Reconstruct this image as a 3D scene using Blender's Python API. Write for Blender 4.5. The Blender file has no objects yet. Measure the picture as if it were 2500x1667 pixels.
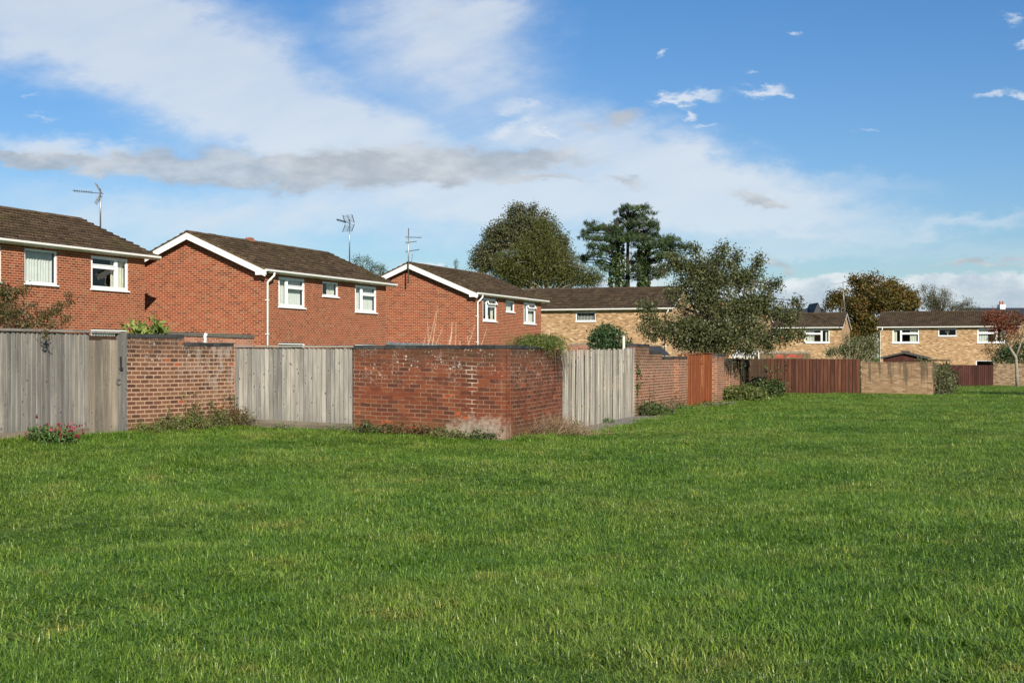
import bpy, math, random
import numpy as np
from mathutils import Matrix, Vector
R = math.radians
random.seed(7)
rng = np.random.default_rng(7)
scene = bpy.context.scene
COL = scene.collection

# ------------------------------------------------------------------ camera
F = 3220.0                      # focal length in pixels of the 2500 px wide photograph
HX, HY = 1250.0, 866.0          # principal column, horizon row
EYE = 1.55
cam_d = bpy.data.cameras.new("camera")
cam_d.sensor_width = 36.0
cam_d.lens = 36.0 * F / 2500.0
cam_d.shift_y = (HY - 833.5) / 2500.0
cam_d.clip_end = 4000
cam_d.clip_start = 0.1
cam = bpy.data.objects.new("camera", cam_d)
cam.location = (0, 0, EYE)
cam.rotation_euler = (R(90), 0, 0)
COL.objects.link(cam)
scene.camera = cam

def P(px, py, Y):
    """world point on the plane at depth Y seen at pixel (px,py) of the photo"""
    return Vector(((px - HX) / F * Y, Y, EYE + (HY - py) / F * Y))

# ------------------------------------------------------------------ node helpers
class V:
    """tiny wrapper so shader maths can be written as expressions"""
    nt = None
    def __init__(s, sock): s.s = sock
    @staticmethod
    def m(op, a, b=None, c=None, clamp=False):
        n = V.nt.nodes.new("ShaderNodeMath"); n.operation = op; n.use_clamp = clamp
        for i, x in enumerate((a, b, c)):
            if x is None: continue
            if isinstance(x, V): V.nt.links.new(x.s, n.inputs[i])
            else: n.inputs[i].default_value = x
        return V(n.outputs[0])
    def __add__(a, b): return V.m('ADD', a, b)
    def __radd__(a, b): return V.m('ADD', b, a)
    def __sub__(a, b): return V.m('SUBTRACT', a, b)
    def __rsub__(a, b): return V.m('SUBTRACT', b, a)
    def __mul__(a, b): return V.m('MULTIPLY', a, b)
    def __rmul__(a, b): return V.m('MULTIPLY', b, a)
    def __truediv__(a, b): return V.m('DIVIDE', a, b)
    def __rtruediv__(a, b): return V.m('DIVIDE', b, a)
    def clamp(a): return V.m('ADD', a, 0.0, clamp=True)
def smooth(x, lo, hi):
    n = V.nt.nodes.new("ShaderNodeMapRange"); n.interpolation_type = 'SMOOTHSTEP'
    V.nt.links.new(x.s, n.inputs[0]); n.inputs[1].default_value = lo; n.inputs[2].default_value = hi
    return V(n.outputs[0])
def mixc(f, a, b, mode='MIX'):
    n = V.nt.nodes.new("ShaderNodeMix"); n.data_type = 'RGBA'; n.blend_type = mode
    for i, x in ((0, f), (6, a), (7, b)):
        if isinstance(x, V): V.nt.links.new(x.s, n.inputs[i])
        elif i == 0: n.inputs[0].default_value = x
        else: n.inputs[i].default_value = (*x[:3], 1)
    return V(n.outputs[2])
def noise(vec, scale, detail=4, rough=.55, out=0, dim='3D', w=0):
    n = V.nt.nodes.new("ShaderNodeTexNoise"); n.noise_dimensions = dim
    n.inputs['Scale'].default_value = scale; n.inputs['Detail'].default_value = detail
    n.inputs['Roughness'].default_value = rough
    if vec is not None: V.nt.links.new(vec.s, n.inputs['Vector'])
    return V(n.outputs[out])
def ramp(f, stops, interp='LINEAR'):
    n = V.nt.nodes.new("ShaderNodeValToRGB"); n.color_ramp.interpolation = interp
    e = n.color_ramp.elements
    while len(e) < len(stops): e.new(0.5)
    for i, (p, c) in enumerate(stops):
        e[i].position = p; e[i].color = (*c, 1)
    V.nt.links.new(f.s, n.inputs[0])
    return V(n.outputs[0])
def combine(x, y, z):
    n = V.nt.nodes.new("ShaderNodeCombineXYZ")
    for i, q in enumerate((x, y, z)):
        if isinstance(q, V): V.nt.links.new(q.s, n.inputs[i])
        else: n.inputs[i].default_value = q
    return V(n.outputs[0])
def separate(v):
    n = V.nt.nodes.new("ShaderNodeSeparateXYZ"); V.nt.links.new(v.s, n.inputs[0])
    return V(n.outputs[0]), V(n.outputs[1]), V(n.outputs[2])
def scalev(v, sx, sy, sz):
    n = V.nt.nodes.new("ShaderNodeVectorMath"); n.operation = 'MULTIPLY'
    V.nt.links.new(v.s, n.inputs[0]); n.inputs[1].default_value = (sx, sy, sz)
    return V(n.outputs[0])
def texco(name):
    n = V.nt.nodes.new("ShaderNodeTexCoord"); return V(n.outputs[name])
def worldpos():
    n = V.nt.nodes.new("ShaderNodeNewGeometry"); return V(n.outputs['Position'])
def attr(name):
    n = V.nt.nodes.new("ShaderNodeAttribute"); n.attribute_name = name; return V(n.outputs['Fac'])
def objrand():
    n = V.nt.nodes.new("ShaderNodeObjectInfo"); return V(n.outputs['Random'])

# ------------------------------------------------------------------ sky and sun
SUN_EL = R(29)
LH = Vector((-0.33, 0.944, 0)).normalized()          # horizontal direction the sunlight travels
sun_dir = Vector((LH.x * math.cos(SUN_EL), LH.y * math.cos(SUN_EL), -math.sin(SUN_EL)))
sd = bpy.data.lights.new("sun", 'SUN'); sd.energy = 5.0; sd.angle = R(0.53); sd.color = (1.0, 0.92, 0.79)
sun = bpy.data.objects.new("sun", sd); COL.objects.link(sun)
sun.rotation_euler = sun_dir.to_track_quat('-Z', 'Y').to_euler()
sun.location = (20, -40, 40)

world = bpy.data.worlds.new("World"); scene.world = world; world.use_nodes = True
V.nt = world.node_tree; V.nt.nodes.clear()
sky = V.nt.nodes.new("ShaderNodeTexSky"); sky.sky_type = 'NISHITA'; sky.sun_disc = False
sky.sun_elevation = SUN_EL
sky.sun_rotation = math.atan2(-LH.x, -LH.y)
sky.air_density = 1.0; sky.dust_density = 0.6; sky.ozone_density = 2.0
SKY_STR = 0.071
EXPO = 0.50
d = texco('Generated')
dx, dy, dz = separate(d)
inv = 1.0 / V.m('MAXIMUM', dy, 0.08)
U = dx * inv; W = dz * inv                                     # direction of view as slopes to the north
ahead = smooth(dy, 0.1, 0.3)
uw = combine(U, W, 0.0)
wn = noise(uw, 5.0, 5, .6, 1)
nx, ny, nz = separate(wn)
wn2 = noise(scalev(uw, 1, 2.2, 1), 26.0, 5, .65, 1)
mx, my, mz = separate(wn2)
def blobs(lst, a1, a2):
    """union of soft tilted ellipses given in photo pixels: (px,py,ax,ay,angle_deg,weight)"""
    u = U + (nx - .5) * a1 + (mx - .5) * a2
    w = W + (ny - .5) * (a1 * .6) + (my - .5) * (a2 * .7)
    tot = None
    for (px, py, ax, ay, an, wt) in lst:
        cu, cw = (px - HX) / F, (HY - py) / F
        c, s_ = math.cos(R(an)), math.sin(R(an))
        du, dw = u - cu, w - cw
        e1 = (du * c + dw * s_) * (F / ax); e2 = (dw * c - du * s_) * (F / ay)
        g_ = V.m('POWER', 2.718, (e1 * e1 + e2 * e2) * -1.0) * wt
        tot = g_ if tot is None else V.m('MAXIMUM', tot, g_) + V.m('MINIMUM', tot, g_) * .5
    return tot
cirrus = blobs([
    (150, 60, 480, 130, -8, .95), (520, 200, 420, 130, -22, .95), (760, 320, 380, 90, -14, .9),
    (1080, 110, 260, 170, -15, .85), (1180, 20, 200, 60, 0, .55), (150, 365, 300, 40, -4, .75),
    (480, 520, 700, 80, -3, .62), (1250, 480, 480, 80, -2, .85), (1650, 430, 330, 110, -14, .95),
    (1880, 500, 360, 60, -8, .8), (1300, 330, 230, 60, 0, .5), (2100, 455, 260, 30, -6, .35),
    (2330, 560, 300, 25, 5, .45), (2000, 610, 500, 25, 0, .30), (2450, 640, 300, 40, 0, .3),
    (1500, 600, 400, 60, 0, .45), (300, 590, 400, 40, 0, .3)], .10, .05)
cir_t = noise(scalev(uw, 1.0, 2.6, 1), 9.0, 7, .6)
cir_s = noise(combine(U * 3.0 + W * 1.2, W * 14.0 - U * 5.0, 0.0), 2.2, 7, .62)
cir = smooth(cirrus * (.20 + cir_t * .85 + cir_s * .85), .10, .95)
grey = blobs([
    (60, 393, 200, 20, -3, 1), (330, 405, 240, 27, -5, 1), (560, 408, 220, 36, -5, 1), (720, 440, 200, 26, -3, .9),
    (850, 412, 280, 44, 2, 1), (1080, 407, 260, 42, 3, 1), (1300, 392, 190, 20, 3, .85), (1290, 433, 130, 12, 0, .75),
    (1060, 35, 70, 18, 14, .45), (1860, 490, 78, 15, -7, 1.2), (1530, 440, 70, 14, -10, .7), (1885, 650, 50, 22, -25, .7),
    (1800, 620, 60, 24, -40, .5), (2400, 655, 130, 12, 2, .8), (2490, 630, 60, 9, 0, .7)], .035, .045)
gr_t = noise(scalev(uw, 1.0, 1.8, 1), 24.0, 6, .6)
gry = smooth(grey * (.30 + gr_t * 1.3), .14, .85)
puff = blobs([
    (1680, 247, 80, 13, 5, 1), (1640, 250, 50, 8, 0, .9), (1845, 219, 62, 11, 0, 1), (1912, 229, 40, 7, -8, .8), (1685, 281, 20, 11, 25, .9),
    (1612, 142, 14, 11, 0, .9), (1945, 84, 26, 8, -15, .7), (2490, 101, 30, 10, 15, .9), (2475, 45, 26, 9, -30, .6),
    (2425, 222, 32, 9, 15, .8), (2490, 230, 34, 10, -10, .85), (1270, 262, 66, 19, -8, .75), (1330, 330, 55, 9, -28, .9),
    (1235, 318, 46, 18, 10, .9), (2130, 325, 40, 5, 5, .6), (1720, 308, 40, 6, 0, .6), (1832, 174, 20, 5, 5, .6),
    (80, 236, 26, 6, 0, .5), (105, 284, 46, 8, 0, .5)], .020, .045)
puf = smooth(puff * (.3 + gr_t * 1.3), .10, 1.05)
beige = smooth(blobs([(1520, 290, 52, 26, 8, 1), (1440, 312, 50, 12, 0, .6)], .016, .03) * (.4 + gr_t * 1.1), .15, .95)
cum = blobs([
    (1960, 715, 190, 36, 4, 1), (2060, 690, 90, 22, 0, 1), (2290, 715, 120, 42, 0, 1), (2480, 705, 150, 40, 0, 1), (2200, 755, 420, 22, 0, .7),
    (1560, 640, 120, 60, 0, .6), (1040, 655, 60, 24, 0, 1.1), (1130, 668, 60, 12, 0, 1), (700, 740, 900, 60, 0, .6), (1500, 740, 900, 50, 0, .8)], .03, .03)
cum_t = noise(uw, 34.0, 6, .6)
cumm = smooth(cum * (.25 + cum_t * 1.35), .30, .58)
generic = smooth(noise(scalev(d, 1, 1, 2.2), 2.3, 6, .55), .5, .72)      # clouds elsewhere round the dome
# blue of the clear sky
skyc = V(sky.outputs[0])
tint = ramp(V.m('MAXIMUM', W, 0.0) * 3.0, [(0, (0.84, 0.94, 1.04)), (.35, (0.64, .86, 1.10)), (.85, (0.46, .80, 1.13)), (1, (.44, .79, 1.13))])
tint = mixc(ahead, (.40, .50, .68), tint)  # sky behind the camera darkened on purpose, to weaken fill light in shadows
base = mixc(1.0, skyc, tint, 'MULTIPLY')
K = 1.0 / SKY_STR / 2 ** EXPO
def C(r, g, b): return (r * K, g * K, b * K)
c = base
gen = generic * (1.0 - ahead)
c = mixc(gen * .35, c, C(.42, .46, .53))  # unseen clouds behind the view kept dim, also to hold the fill light down
cbr = smooth(cir_s * .5 + cir_t * .5, .30, .70)
c = mixc(cir * ahead * (.74 + cbr * .18), c, ramp(W * 3.2, [(0, C(.72, .81, .88)), (.5, C(.71, .78, .86)), (1, C(.64, .71, .82))]))
c = mixc(puf * ahead * .9, c, C(.72, .79, .88))
c = mixc(beige * ahead * .8, c, C(.52, .54, .57))
gshade = noise(scalev(uw, 1.0, 2.4, 1), 15.0, 5, .6)
gcol = ramp(smooth(gshade, .35, .68), [(0, C(.40, .44, .49)), (1, C(.66, .69, .72))])
c = mixc(gry * ahead * .78, c, gcol)
ccol = ramp(smooth(noise(scalev(uw, 1, 1.5, 1), 20.0, 6, .65) * 1.3 + W * 5.0, .62, 1.08), [(0, C(.47, .56, .68)), (.5, C(.62, .69, .77)), (1, C(.86, .89, .92))])
c = mixc(cumm * ahead * .8, c, ccol)
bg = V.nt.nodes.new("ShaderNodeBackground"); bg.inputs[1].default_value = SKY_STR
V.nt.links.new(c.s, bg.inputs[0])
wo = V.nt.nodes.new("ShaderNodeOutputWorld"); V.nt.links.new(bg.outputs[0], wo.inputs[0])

scene.view_settings.view_transform = 'Standard'
scene.view_settings.look = 'None'
scene.view_settings.gamma = 1.0
scene.view_settings.exposure = EXPO
scene.cycles.max_bounces = 6
scene.cycles.transparent_max_bounces = 12

# ------------------------------------------------------------------ object helpers
def tag(o, label=None, cat=None, group=None, kind=None):
    if label: o['label'] = label
    if cat: o['category'] = cat
    if group: o['group'] = group
    if kind: o['kind'] = kind
    return o
def empty(name, loc=(0, 0, 0), rz=0.0):
    o = bpy.data.objects.new(name, None); o.empty_display_size = .3
    o.location = loc; o.rotation_euler = (0, 0, rz); COL.objects.link(o); return o

class MB:
    """collects polygons (uv in metres, rnd per face); build() links ONE mesh object"""
    def __init__(s): s.v = []; s.f = []; s.uv = []; s.r = []
    def poly(s, pts, uv=None, rnd=None):
        i = len(s.v); s.v.extend([tuple(p) for p in pts]); s.f.append(list(range(i, i + len(pts))))
        if uv is None:
            a, b, c_ = Vector(pts[0]), Vector(pts[1]), Vector(pts[2])
            n = (b - a).cross(c_ - a)
            if abs(n.z) > max(abs(n.x), abs(n.y)): uv = [(p[0], p[1]) for p in pts]
            elif abs(n.x) > abs(n.y): uv = [(p[1], p[2]) for p in pts]
            else: uv = [(p[0], p[2]) for p in pts]
        s.uv.extend(uv); s.r.append(random.random() if rnd is None else rnd)
    def hexa(s, c8, rnd=None, uvs=None):
        """8 corners: bottom 4 ccw then top 4"""
        r_ = random.random() if rnd is None else rnd
        for k, q in enumerate(((3, 2, 1, 0), (4, 5, 6, 7), (0, 1, 5, 4), (1, 2, 6, 5), (2, 3, 7, 6), (3, 0, 4, 7))):
            s.poly([c8[i] for i in q], None if uvs is None else uvs[k], r_)
    def box(s, x0, x1, y0, y1, z0, z1, rnd=None):
        s.hexa([(x0, y0, z0), (x1, y0, z0), (x1, y1, z0), (x0, y1, z0), (x0, y0, z1), (x1, y0, z1), (x1, y1, z1), (x0, y1, z1)], rnd)
    def tube(s, pts, r0, r1=None, seg=6, rnd=None, cap=True):
        pts = [Vector(p) for p in pts]; n = len(pts)
        if n < 2: return
        r1 = r0 if r1 is None else r1
        rd = random.random() if rnd is None else rnd
        rings = []; L = 0
        for i, p in enumerate(pts):
            t = (pts[min(i + 1, n - 1)] - pts[max(i - 1, 0)])
            if t.length < 1e-6: t = Vector((0, 0, 1))
            t.normalize()
            a = t.orthogonal() if i == 0 else (prev - t * prev.dot(t))
            if a.length < 1e-6: a = t.orthogonal()
            a.normalize(); prev = a; b = t.cross(a)
            if i: L += (p - pts[i - 1]).length
            r_ = r0 + (r1 - r0) * i / (n - 1)
            rings.append(([p + (a * math.cos(k * 2 * math.pi / seg) + b * math.sin(k * 2 * math.pi / seg)) * r_ for k in range(seg)], L))
        base = len(s.v)
        for rg, _ in rings: s.v.extend([tuple(q) for q in rg])
        for i in range(n - 1):
            for k in range(seg):
                k2 = (k + 1) % seg
                s.f.append([base + i * seg + k, base + i * seg + k2, base + (i + 1) * seg + k2, base + (i + 1) * seg + k])
                s.uv.extend([(k / seg, rings[i][1]), ((k + 1) / seg, rings[i][1]), ((k + 1) / seg, rings[i + 1][1]), (k / seg, rings[i + 1][1])])
                s.r.append(rd)
        if cap:
            for i in (0, n - 1):
                s.f.append([base + i * seg + k for k in (range(seg) if i else reversed(range(seg)))])
                s.uv.extend([(0, 0)] * seg); s.r.append(rd)
    def build(s, name, mat, parent=None, smooth_=False, loc=None):
        me = bpy.data.meshes.new(name); me.from_pydata(s.v, [], s.f)
        ul = me.uv_layers.new(name="UVMap")
        ul.data.foreach_set("uv", np.array(s.uv, dtype=np.float32).ravel())
        at = me.attributes.new("rnd", 'FLOAT', 'FACE'); at.data.foreach_set("value", np.array(s.r, dtype=np.float32))
        me.materials.append(mat)
        if smooth_: me.polygons.foreach_set("use_smooth", [True] * len(me.polygons))
        me.update()
        o = bpy.data.objects.new(name, me); COL.objects.link(o)
        if parent: o.parent = parent
        if loc is not None: o.location = loc
        return o

def leaf_mesh(name, pts, size, mat, parent=None, up=0.35, aspect=.5, jit=.4, droop=0.0, axis=None, rnd=None, tri=False):
    """one rhombic leaf per point; pts Nx3 world, size scalar or N"""
    n = len(pts); pts = np.asarray(pts, dtype=np.float64)
    ax = rng.normal(size=(n, 3)) if axis is None else np.asarray(axis, dtype=np.float64) + rng.normal(size=(n, 3)) * jit
    ax[:, 2] += up - droop
    ax /= np.linalg.norm(ax, axis=1)[:, None] + 1e-9
    t = rng.normal(size=(n, 3)); sd_ = np.cross(ax, t); sd_ /= np.linalg.norm(sd_, axis=1)[:, None] + 1e-9
    nn = np.cross(ax, sd_)
    sz = (np.ones(n) * size * rng.uniform(.65, 1.3, n))[:, None]
    a = pts - ax * sz * .5; b = pts + sd_ * sz * aspect * .5 + nn * sz * .08; c_ = pts + ax * sz * .5; e = pts - sd_ * sz * aspect * .5 + nn * sz * .08
    vs = np.stack([a, b, c_, e], 1).reshape(-1, 3).astype(np.float32)
    me = bpy.data.meshes.new(name)
    me.vertices.add(4 * n); me.vertices.foreach_set("co", vs.ravel())
    me.loops.add(4 * n); me.loops.foreach_set("vertex_index", np.arange(4 * n, dtype=np.int32))
    me.polygons.add(n); me.polygons.foreach_set("loop_start", np.arange(0, 4 * n, 4, dtype=np.int32))
    at = me.attributes.new("rnd", 'FLOAT', 'FACE')
    at.data.foreach_set("value", (rng.random(n) if rnd is None else np.asarray(rnd)).astype(np.float32))
    me.materials.append(mat); me.update(); me.validate()
    o = bpy.data.objects.new(name, me); COL.objects.link(o)
    if parent: o.parent = parent
    return o

# ------------------------------------------------------------------ materials
def new_mat(name):
    m = bpy.data.materials.new(name); m.use_nodes = True
    V.nt = m.node_tree
    b = V.nt.nodes["Principled BSDF"]
    return m, b
def setin(b, name, x):
    if isinstance(x, V): V.nt.links.new(x.s, b.inputs[name])
    elif isinstance(x, (tuple, list)): b.inputs[name].default_value = (*x[:3], 1)
    else: b.inputs[name].default_value = x
def bump(b, h, strength=.5, dist=.01):
    n = V.nt.nodes.new("ShaderNodeBump"); n.inputs['Strength'].default_value = strength; n.inputs['Distance'].default_value = dist
    V.nt.links.new(h.s, n.inputs['Height']); V.nt.links.new(n.outputs[0], b.inputs['Normal'])
def plain(name, col, rough=.6, var=.12, scale=6.0, metal=0.0, dirt=None):
    m, b = new_mat(name); o = texco('Object')
    n1 = noise(o, scale, 5)
    k = tuple(x * (1 - var * 2) for x in col)
    c_ = mixc(smooth(n1, .3, .7), k, col)
    if dirt: c_ = mixc(smooth(noise(o, scale * .35, 5), .55, .75) * .6, c_, dirt)
    setin(b, 'Base Color', c_); setin(b, 'Roughness', rough); setin(b, 'Metallic', metal)
    return m
def brick_base(mw, rh, mort):
    n = V.nt.nodes.new("ShaderNodeTexBrick")
    n.inputs['Color1'].default_value = (0, 0, 0, 1); n.inputs['Color2'].default_value = (1, 1, 1, 1); n.inputs['Mortar'].default_value = (.5, .5, .5, 1)
    n.inputs['Scale'].default_value = 1; n.inputs['Mortar Size'].default_value = mort; n.inputs['Mortar Smooth'].default_value = .25
    n.inputs['Brick Width'].default_value = mw; n.inputs['Row Height'].default_value = rh; n.inputs['Bias'].default_value = 0
    uv = texco('UV')
    wob = noise(uv, 9.0, 2, .5, 1)
    av = V.nt.nodes.new("ShaderNodeVectorMath"); av.operation = 'MULTIPLY_ADD'
    V.nt.links.new(wob.s, av.inputs[0]); av.inputs[1].default_value = (.006, .006, 0); V.nt.links.new(uv.s, av.inputs[2])
    V.nt.links.new(av.outputs[0], n.inputs['Vector'])
    return V(n.outputs[0]), V(n.outputs[1]), uv
def brick_mat(name, stops, mortar, mort=.012, stain=None, grime=.45):
    m, b = new_mat(name)
    t, fac, uv = brick_base(.225, .075, mort)
    if name == 'old_brick': fac = fac * smooth(noise(uv, 3.2, 4, .65), .34, .60)
    fine = noise(uv, 60.0, 4, .6)
    col = ramp(t, stops)
    col = mixc(smooth(fine, .3, .75) * .22, col, mixc(.5, col, (.03, .02, .015)))
    big = noise(uv, 1.1, 5, .6)
    col = mixc(smooth(big, .45, .75) * grime, col, mixc(1.0, col, (.62, .55, .5), 'MULTIPLY'))
    mc = mixc(smooth(noise(uv, 3.0, 4), .4, .7), mortar, tuple(x * .8 for x in mortar))
    col = mixc(fac, col, mc)
    if name == 'old_brick': col = mixc(smooth(noise(uv, 1.6, 5, .65), .40, .66) * .28, col, mixc(1.0, col, (.66, .60, .58), 'MULTIPLY'))
    if stain: col = stain(col, uv, t, fac)
    setin(b, 'Base Color', col); setin(b, 'Roughness', .92); setin(b, 'Specular IOR Level', .2)
    bump(b, (1.0 - fac) * .8 + fine * .35, .6, .008)
    return m

M = {}
M['red_brick'] = brick_mat('red_brick', [(0, (0.092, 0.034, 0.024)), (.14, (0.139, 0.045, 0.027)), (.3, (0.199, 0.050, 0.025)), (.55, (0.246, 0.058, 0.027)), (.8, (0.274, 0.073, 0.035)), (.92, (0.204, 0.094, 0.050)), (1, (0.232, 0.121, 0.063))],
                            (0.528, 0.257, 0.151), .012)
M['store_brick'] = brick_mat('store_brick', [(0, (.20, .085, .06)), (.5, (.28, .12, .085)), (1, (.33, .17, .12))], (.50, .31, .22), .012)
M['buff_brick'] = brick_mat('buff_brick', [(0, (.20, .115, .055)), (.15, (.30, .175, .085)), (.35, (.40, .25, .125)), (.6, (.47, .30, .16)), (.8, (.38, .21, .11)), (.9, (.56, .42, .25)), (1, (.62, .46, .28))],
                             (.44, .33, .21), .010, grime=.3)
def stain_old(side):
    def f(col, uv, t, fac):
        u, v, _ = separate(uv)
        n1 = noise(uv, 2.2, 5, .65); n2 = noise(scalev(uv, 1, .35, 1), 7.0, 5, .7)
        # weathered dark green-brown band below the coping
        top = smooth(v + (n1 - .5) * .9, 1.15, 1.72)
        col = mixc(top * .62, col, (.062, .042, .026))
        # lichen and lime runs under the coping
        vor = V.nt.nodes.new("ShaderNodeTexVoronoi"); vor.inputs['Scale'].default_value = 17; V.nt.links.new(uv.s, vor.inputs['Vector'])
        vd = V(vor.outputs['Distance']); vc, _, _ = separate(V(vor.outputs['Color']))
        spots = (1.0 - smooth(vd - vc * .34, -.02, .10)) * smooth(noise(uv, 2.3, 4, .6), .46, .60) * smooth(v, .75, 1.3)
        col = mixc(spots * .62, col, (.58, .56, .50))
        runs = smooth(n2, .57, .74) * smooth(noise(uv, 1.3, 3), .48, .66) * smooth(v, .5, 1.3)
        col = mixc(runs * .7, col, (.44, .42, .38))
        vo2 = V.nt.nodes.new("ShaderNodeTexVoronoi"); vo2.inputs['Scale'].default_value = 42; V.nt.links.new(uv.s, vo2.inputs['Vector'])
        fl = (1.0 - smooth(V(vo2.outputs['Distance']), .16, .34)) * smooth(noise(uv, 3.4, 4, .6), .50, .62) * smooth(v, .8, 1.2)
        col = mixc(fl * .7, col, (.52, .51, .48))
        if side == 'left':
            ef = smooth(noise(scalev(uv, 1, .5, 1), 6.0, 6, .7), .47, .62) * smooth(u, 1.0, 2.3) * smooth(v, .35, 1.0)
            col = mixc(ef * .6, col, (.36, .33, .28))
        # moss low down
        low = (1.0 - smooth(v + (n1 - .5) * .5, .10, .42))
        col = mixc(low * .45, col, (.10, .085, .04))
        if side == 'corner':
            # big lime bloom on the left of the corner foot
            e1 = (u - 5.0) * 1.1; e2 = v * 2.1 - (u - 4.95) * .35
            dist = V.m('SQRT', e1 * e1 + e2 * e2)
            bl = 1.0 - smooth(dist + (noise(uv, 7.0, 6, .7) - .5) * 1.7, .62, 1.05)
            col = mixc(bl * smooth(noise(uv, 11.0, 5, .7), .25, .6) * .68, col, mixc(fac, (.40, .36, .30), (.27, .23, .19)))
            ck = (1.0 - smooth(V.m('ABSOLUTE', u - 4.93 + (n1 - .5) * .3), .06, .13)) * smooth(v, .4, .55) * (1.0 - smooth(v, 1.25, 1.45))
            col = mixc(ck * fac, col, (.55, .46, .36))
            # clean bright brick quoin beside the corner
            q = 1.0 - smooth(V.m('ABSOLUTE', u - 5.62), .05, .28)
            col = mixc(q * .22 * (1.0 - fac), col, (.34, .085, .035))
        # spalled fresh-orange bricks
        sp = smooth(t, .968, .975) * (1.0 - fac) * smooth(noise(uv, 14, 3), .47, .52)
        return mixc(sp * .8, col, (.42, .085, .028))
    return f
M['old_brick'] = brick_mat('old_brick', [(0, (0.089, 0.034, 0.024)), (.25, (0.124, 0.043, 0.025)), (.5, (0.157, 0.048, 0.025)), (.75, (0.185, 0.055, 0.027)), (.92, (0.209, 0.069, 0.031)), (1, (0.152, 0.069, 0.040))],
                            (0.290, 0.188, 0.123), .0082, stain_old('corner'), .5)
M['brown_brick'] = brick_mat('brown_brick', [(0, (.075, .037, .028)), (.25, (.125, .055, .036)), (.6, (.18, .08, .048)), (.9, (.21, .105, .062)), (1, (.22, .10, .058))],
                              (.46, .31, .21), .011, stain_old('left'), .45)
M['run_brick'] = brick_mat('run_brick', [(0, (.12, .06, .04)), (.3, (.19, .08, .05)), (.6, (.25, .09, .05)), (.85, (.30, .11, .06)), (1, (.21, .13, .085))],
                            (.44, .31, .21), .0115, stain_old('run'), .4)
def stain_tan(col, uv, t, fac):
    u, v, _ = separate(uv)
    st = noise(scalev(uv, 1, .06, 1), 4.6, 4, .6)
    n1 = noise(uv, 3.0, 4)
    drip = smooth(st, .47, .58) * smooth(v + (st - .5) * 3.2, .62, 1.15)
    col = mixc(drip * .8, col, (.085, .07, .045))
    return mixc(smooth(v + (n1 - .5) * .4, 1.2, 1.55) * .55, col, (.13, .105, .06))
M['tan_wall_brick'] = brick_mat('tan_wall_brick', [(0, (.17, .105, .06)), (.3, (.245, .155, .09)), (.7, (.285, .185, .105)), (1, (.36, .26, .165))], (.31, .22, .14), .009, stain_tan, .3)
M['far_wall_brick'] = brick_mat('far_wall_brick', [(0, (.10, .07, .045)), (.3, (.24, .16, .10)), (.7, (.33, .23, .14)), (1, (.42, .33, .22))], (.20, .15, .10), .012, None, .4)

m, b = new_mat('coping'); o_ = texco('Object')
n1 = noise(o_, 9, 5); r_ = attr('rnd')
cc = mixc(r_, (.024, .026, .028), (.058, .060, .062)); cc = mixc(smooth(n1, .5, .75) * .4, cc, (.10, .098, .088))
setin(b, 'Base Color', cc); setin(b, 'Roughness', .85); setin(b, 'Specular IOR Level', .2); bump(b, n1, .4, .01); M['coping'] = m

def wood(name, dark, mid, light, rough=.85, knots=True, streak=None):
    m, b = new_mat(name); uv = texco('UV'); rd = attr('rnd')
    x, y, z = separate(uv)
    off = combine(x + rd * 37.0, y + rd * 11.0, rd * 5.0)
    gr = noise(scalev(off, 75, 2.0, 1), 1.0, 5, .65)
    gr2 = noise(scalev(off, 9, .8, 1), 1.0, 4, .6)
    c_ = mixc(smooth(gr, .3, .72), dark, mid)
    c_ = mixc(smooth(gr2, .42, .7) * .7, c_, light)
    c_ = mixc(1.0, c_, ramp(rd, [(0, (.60, .60, .61)), (.3, (.82, .81, .80)), (.65, (1, .99, .97)), (1, (1.22, 1.18, 1.10))]), 'MULTIPLY')
    if knots:
        vor = V.nt.nodes.new("ShaderNodeTexVoronoi"); vor.inputs['Scale'].default_value = 1.0
        sv = scalev(off, 13, 6.5, 1); V.nt.links.new(sv.s, vor.inputs['Vector'])
        kd = V(vor.outputs['Distance']); kc, kc2, _ = separate(V(vor.outputs['Color']))
        kn = (1.0 - smooth(kd, .08, .22)) * smooth(kc, .40, .45)
        ring = (1.0 - smooth(V.m('ABSOLUTE', kd - .27), .0, .12)) * smooth(kc, .45, .5)
        c_ = mixc(ring * .14, c_, tuple(min(1, q * 1.1) for q in light))
        c_ = mixc(kn * .9, c_, tuple(q * .42 for q in dark))
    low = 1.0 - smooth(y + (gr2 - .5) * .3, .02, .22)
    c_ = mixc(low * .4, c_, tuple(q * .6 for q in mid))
    if streak: c_ = mixc(smooth(noise(scalev(off, 14, .35, 1), 1.0, 4, .6), .56, .72) * .7, c_, streak)
    setin(b, 'Base Color', c_); setin(b, 'Roughness', rough); setin(b, 'Specular IOR Level', .25)
    bump(b, gr, .35, .006)
    return m
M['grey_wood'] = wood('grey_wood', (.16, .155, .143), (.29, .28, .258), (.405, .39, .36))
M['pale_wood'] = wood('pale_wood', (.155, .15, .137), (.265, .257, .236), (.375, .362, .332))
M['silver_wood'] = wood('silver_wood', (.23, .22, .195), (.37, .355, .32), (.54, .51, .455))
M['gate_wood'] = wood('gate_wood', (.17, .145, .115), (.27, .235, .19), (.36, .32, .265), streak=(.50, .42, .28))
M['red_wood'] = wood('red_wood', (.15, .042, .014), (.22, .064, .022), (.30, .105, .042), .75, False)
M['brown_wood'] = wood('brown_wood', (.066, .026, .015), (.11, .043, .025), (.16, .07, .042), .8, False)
M['dark_wood'] = wood('dark_wood', (.045, .028, .018), (.075, .045, .027), (.11, .07, .042), .8, False)
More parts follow.
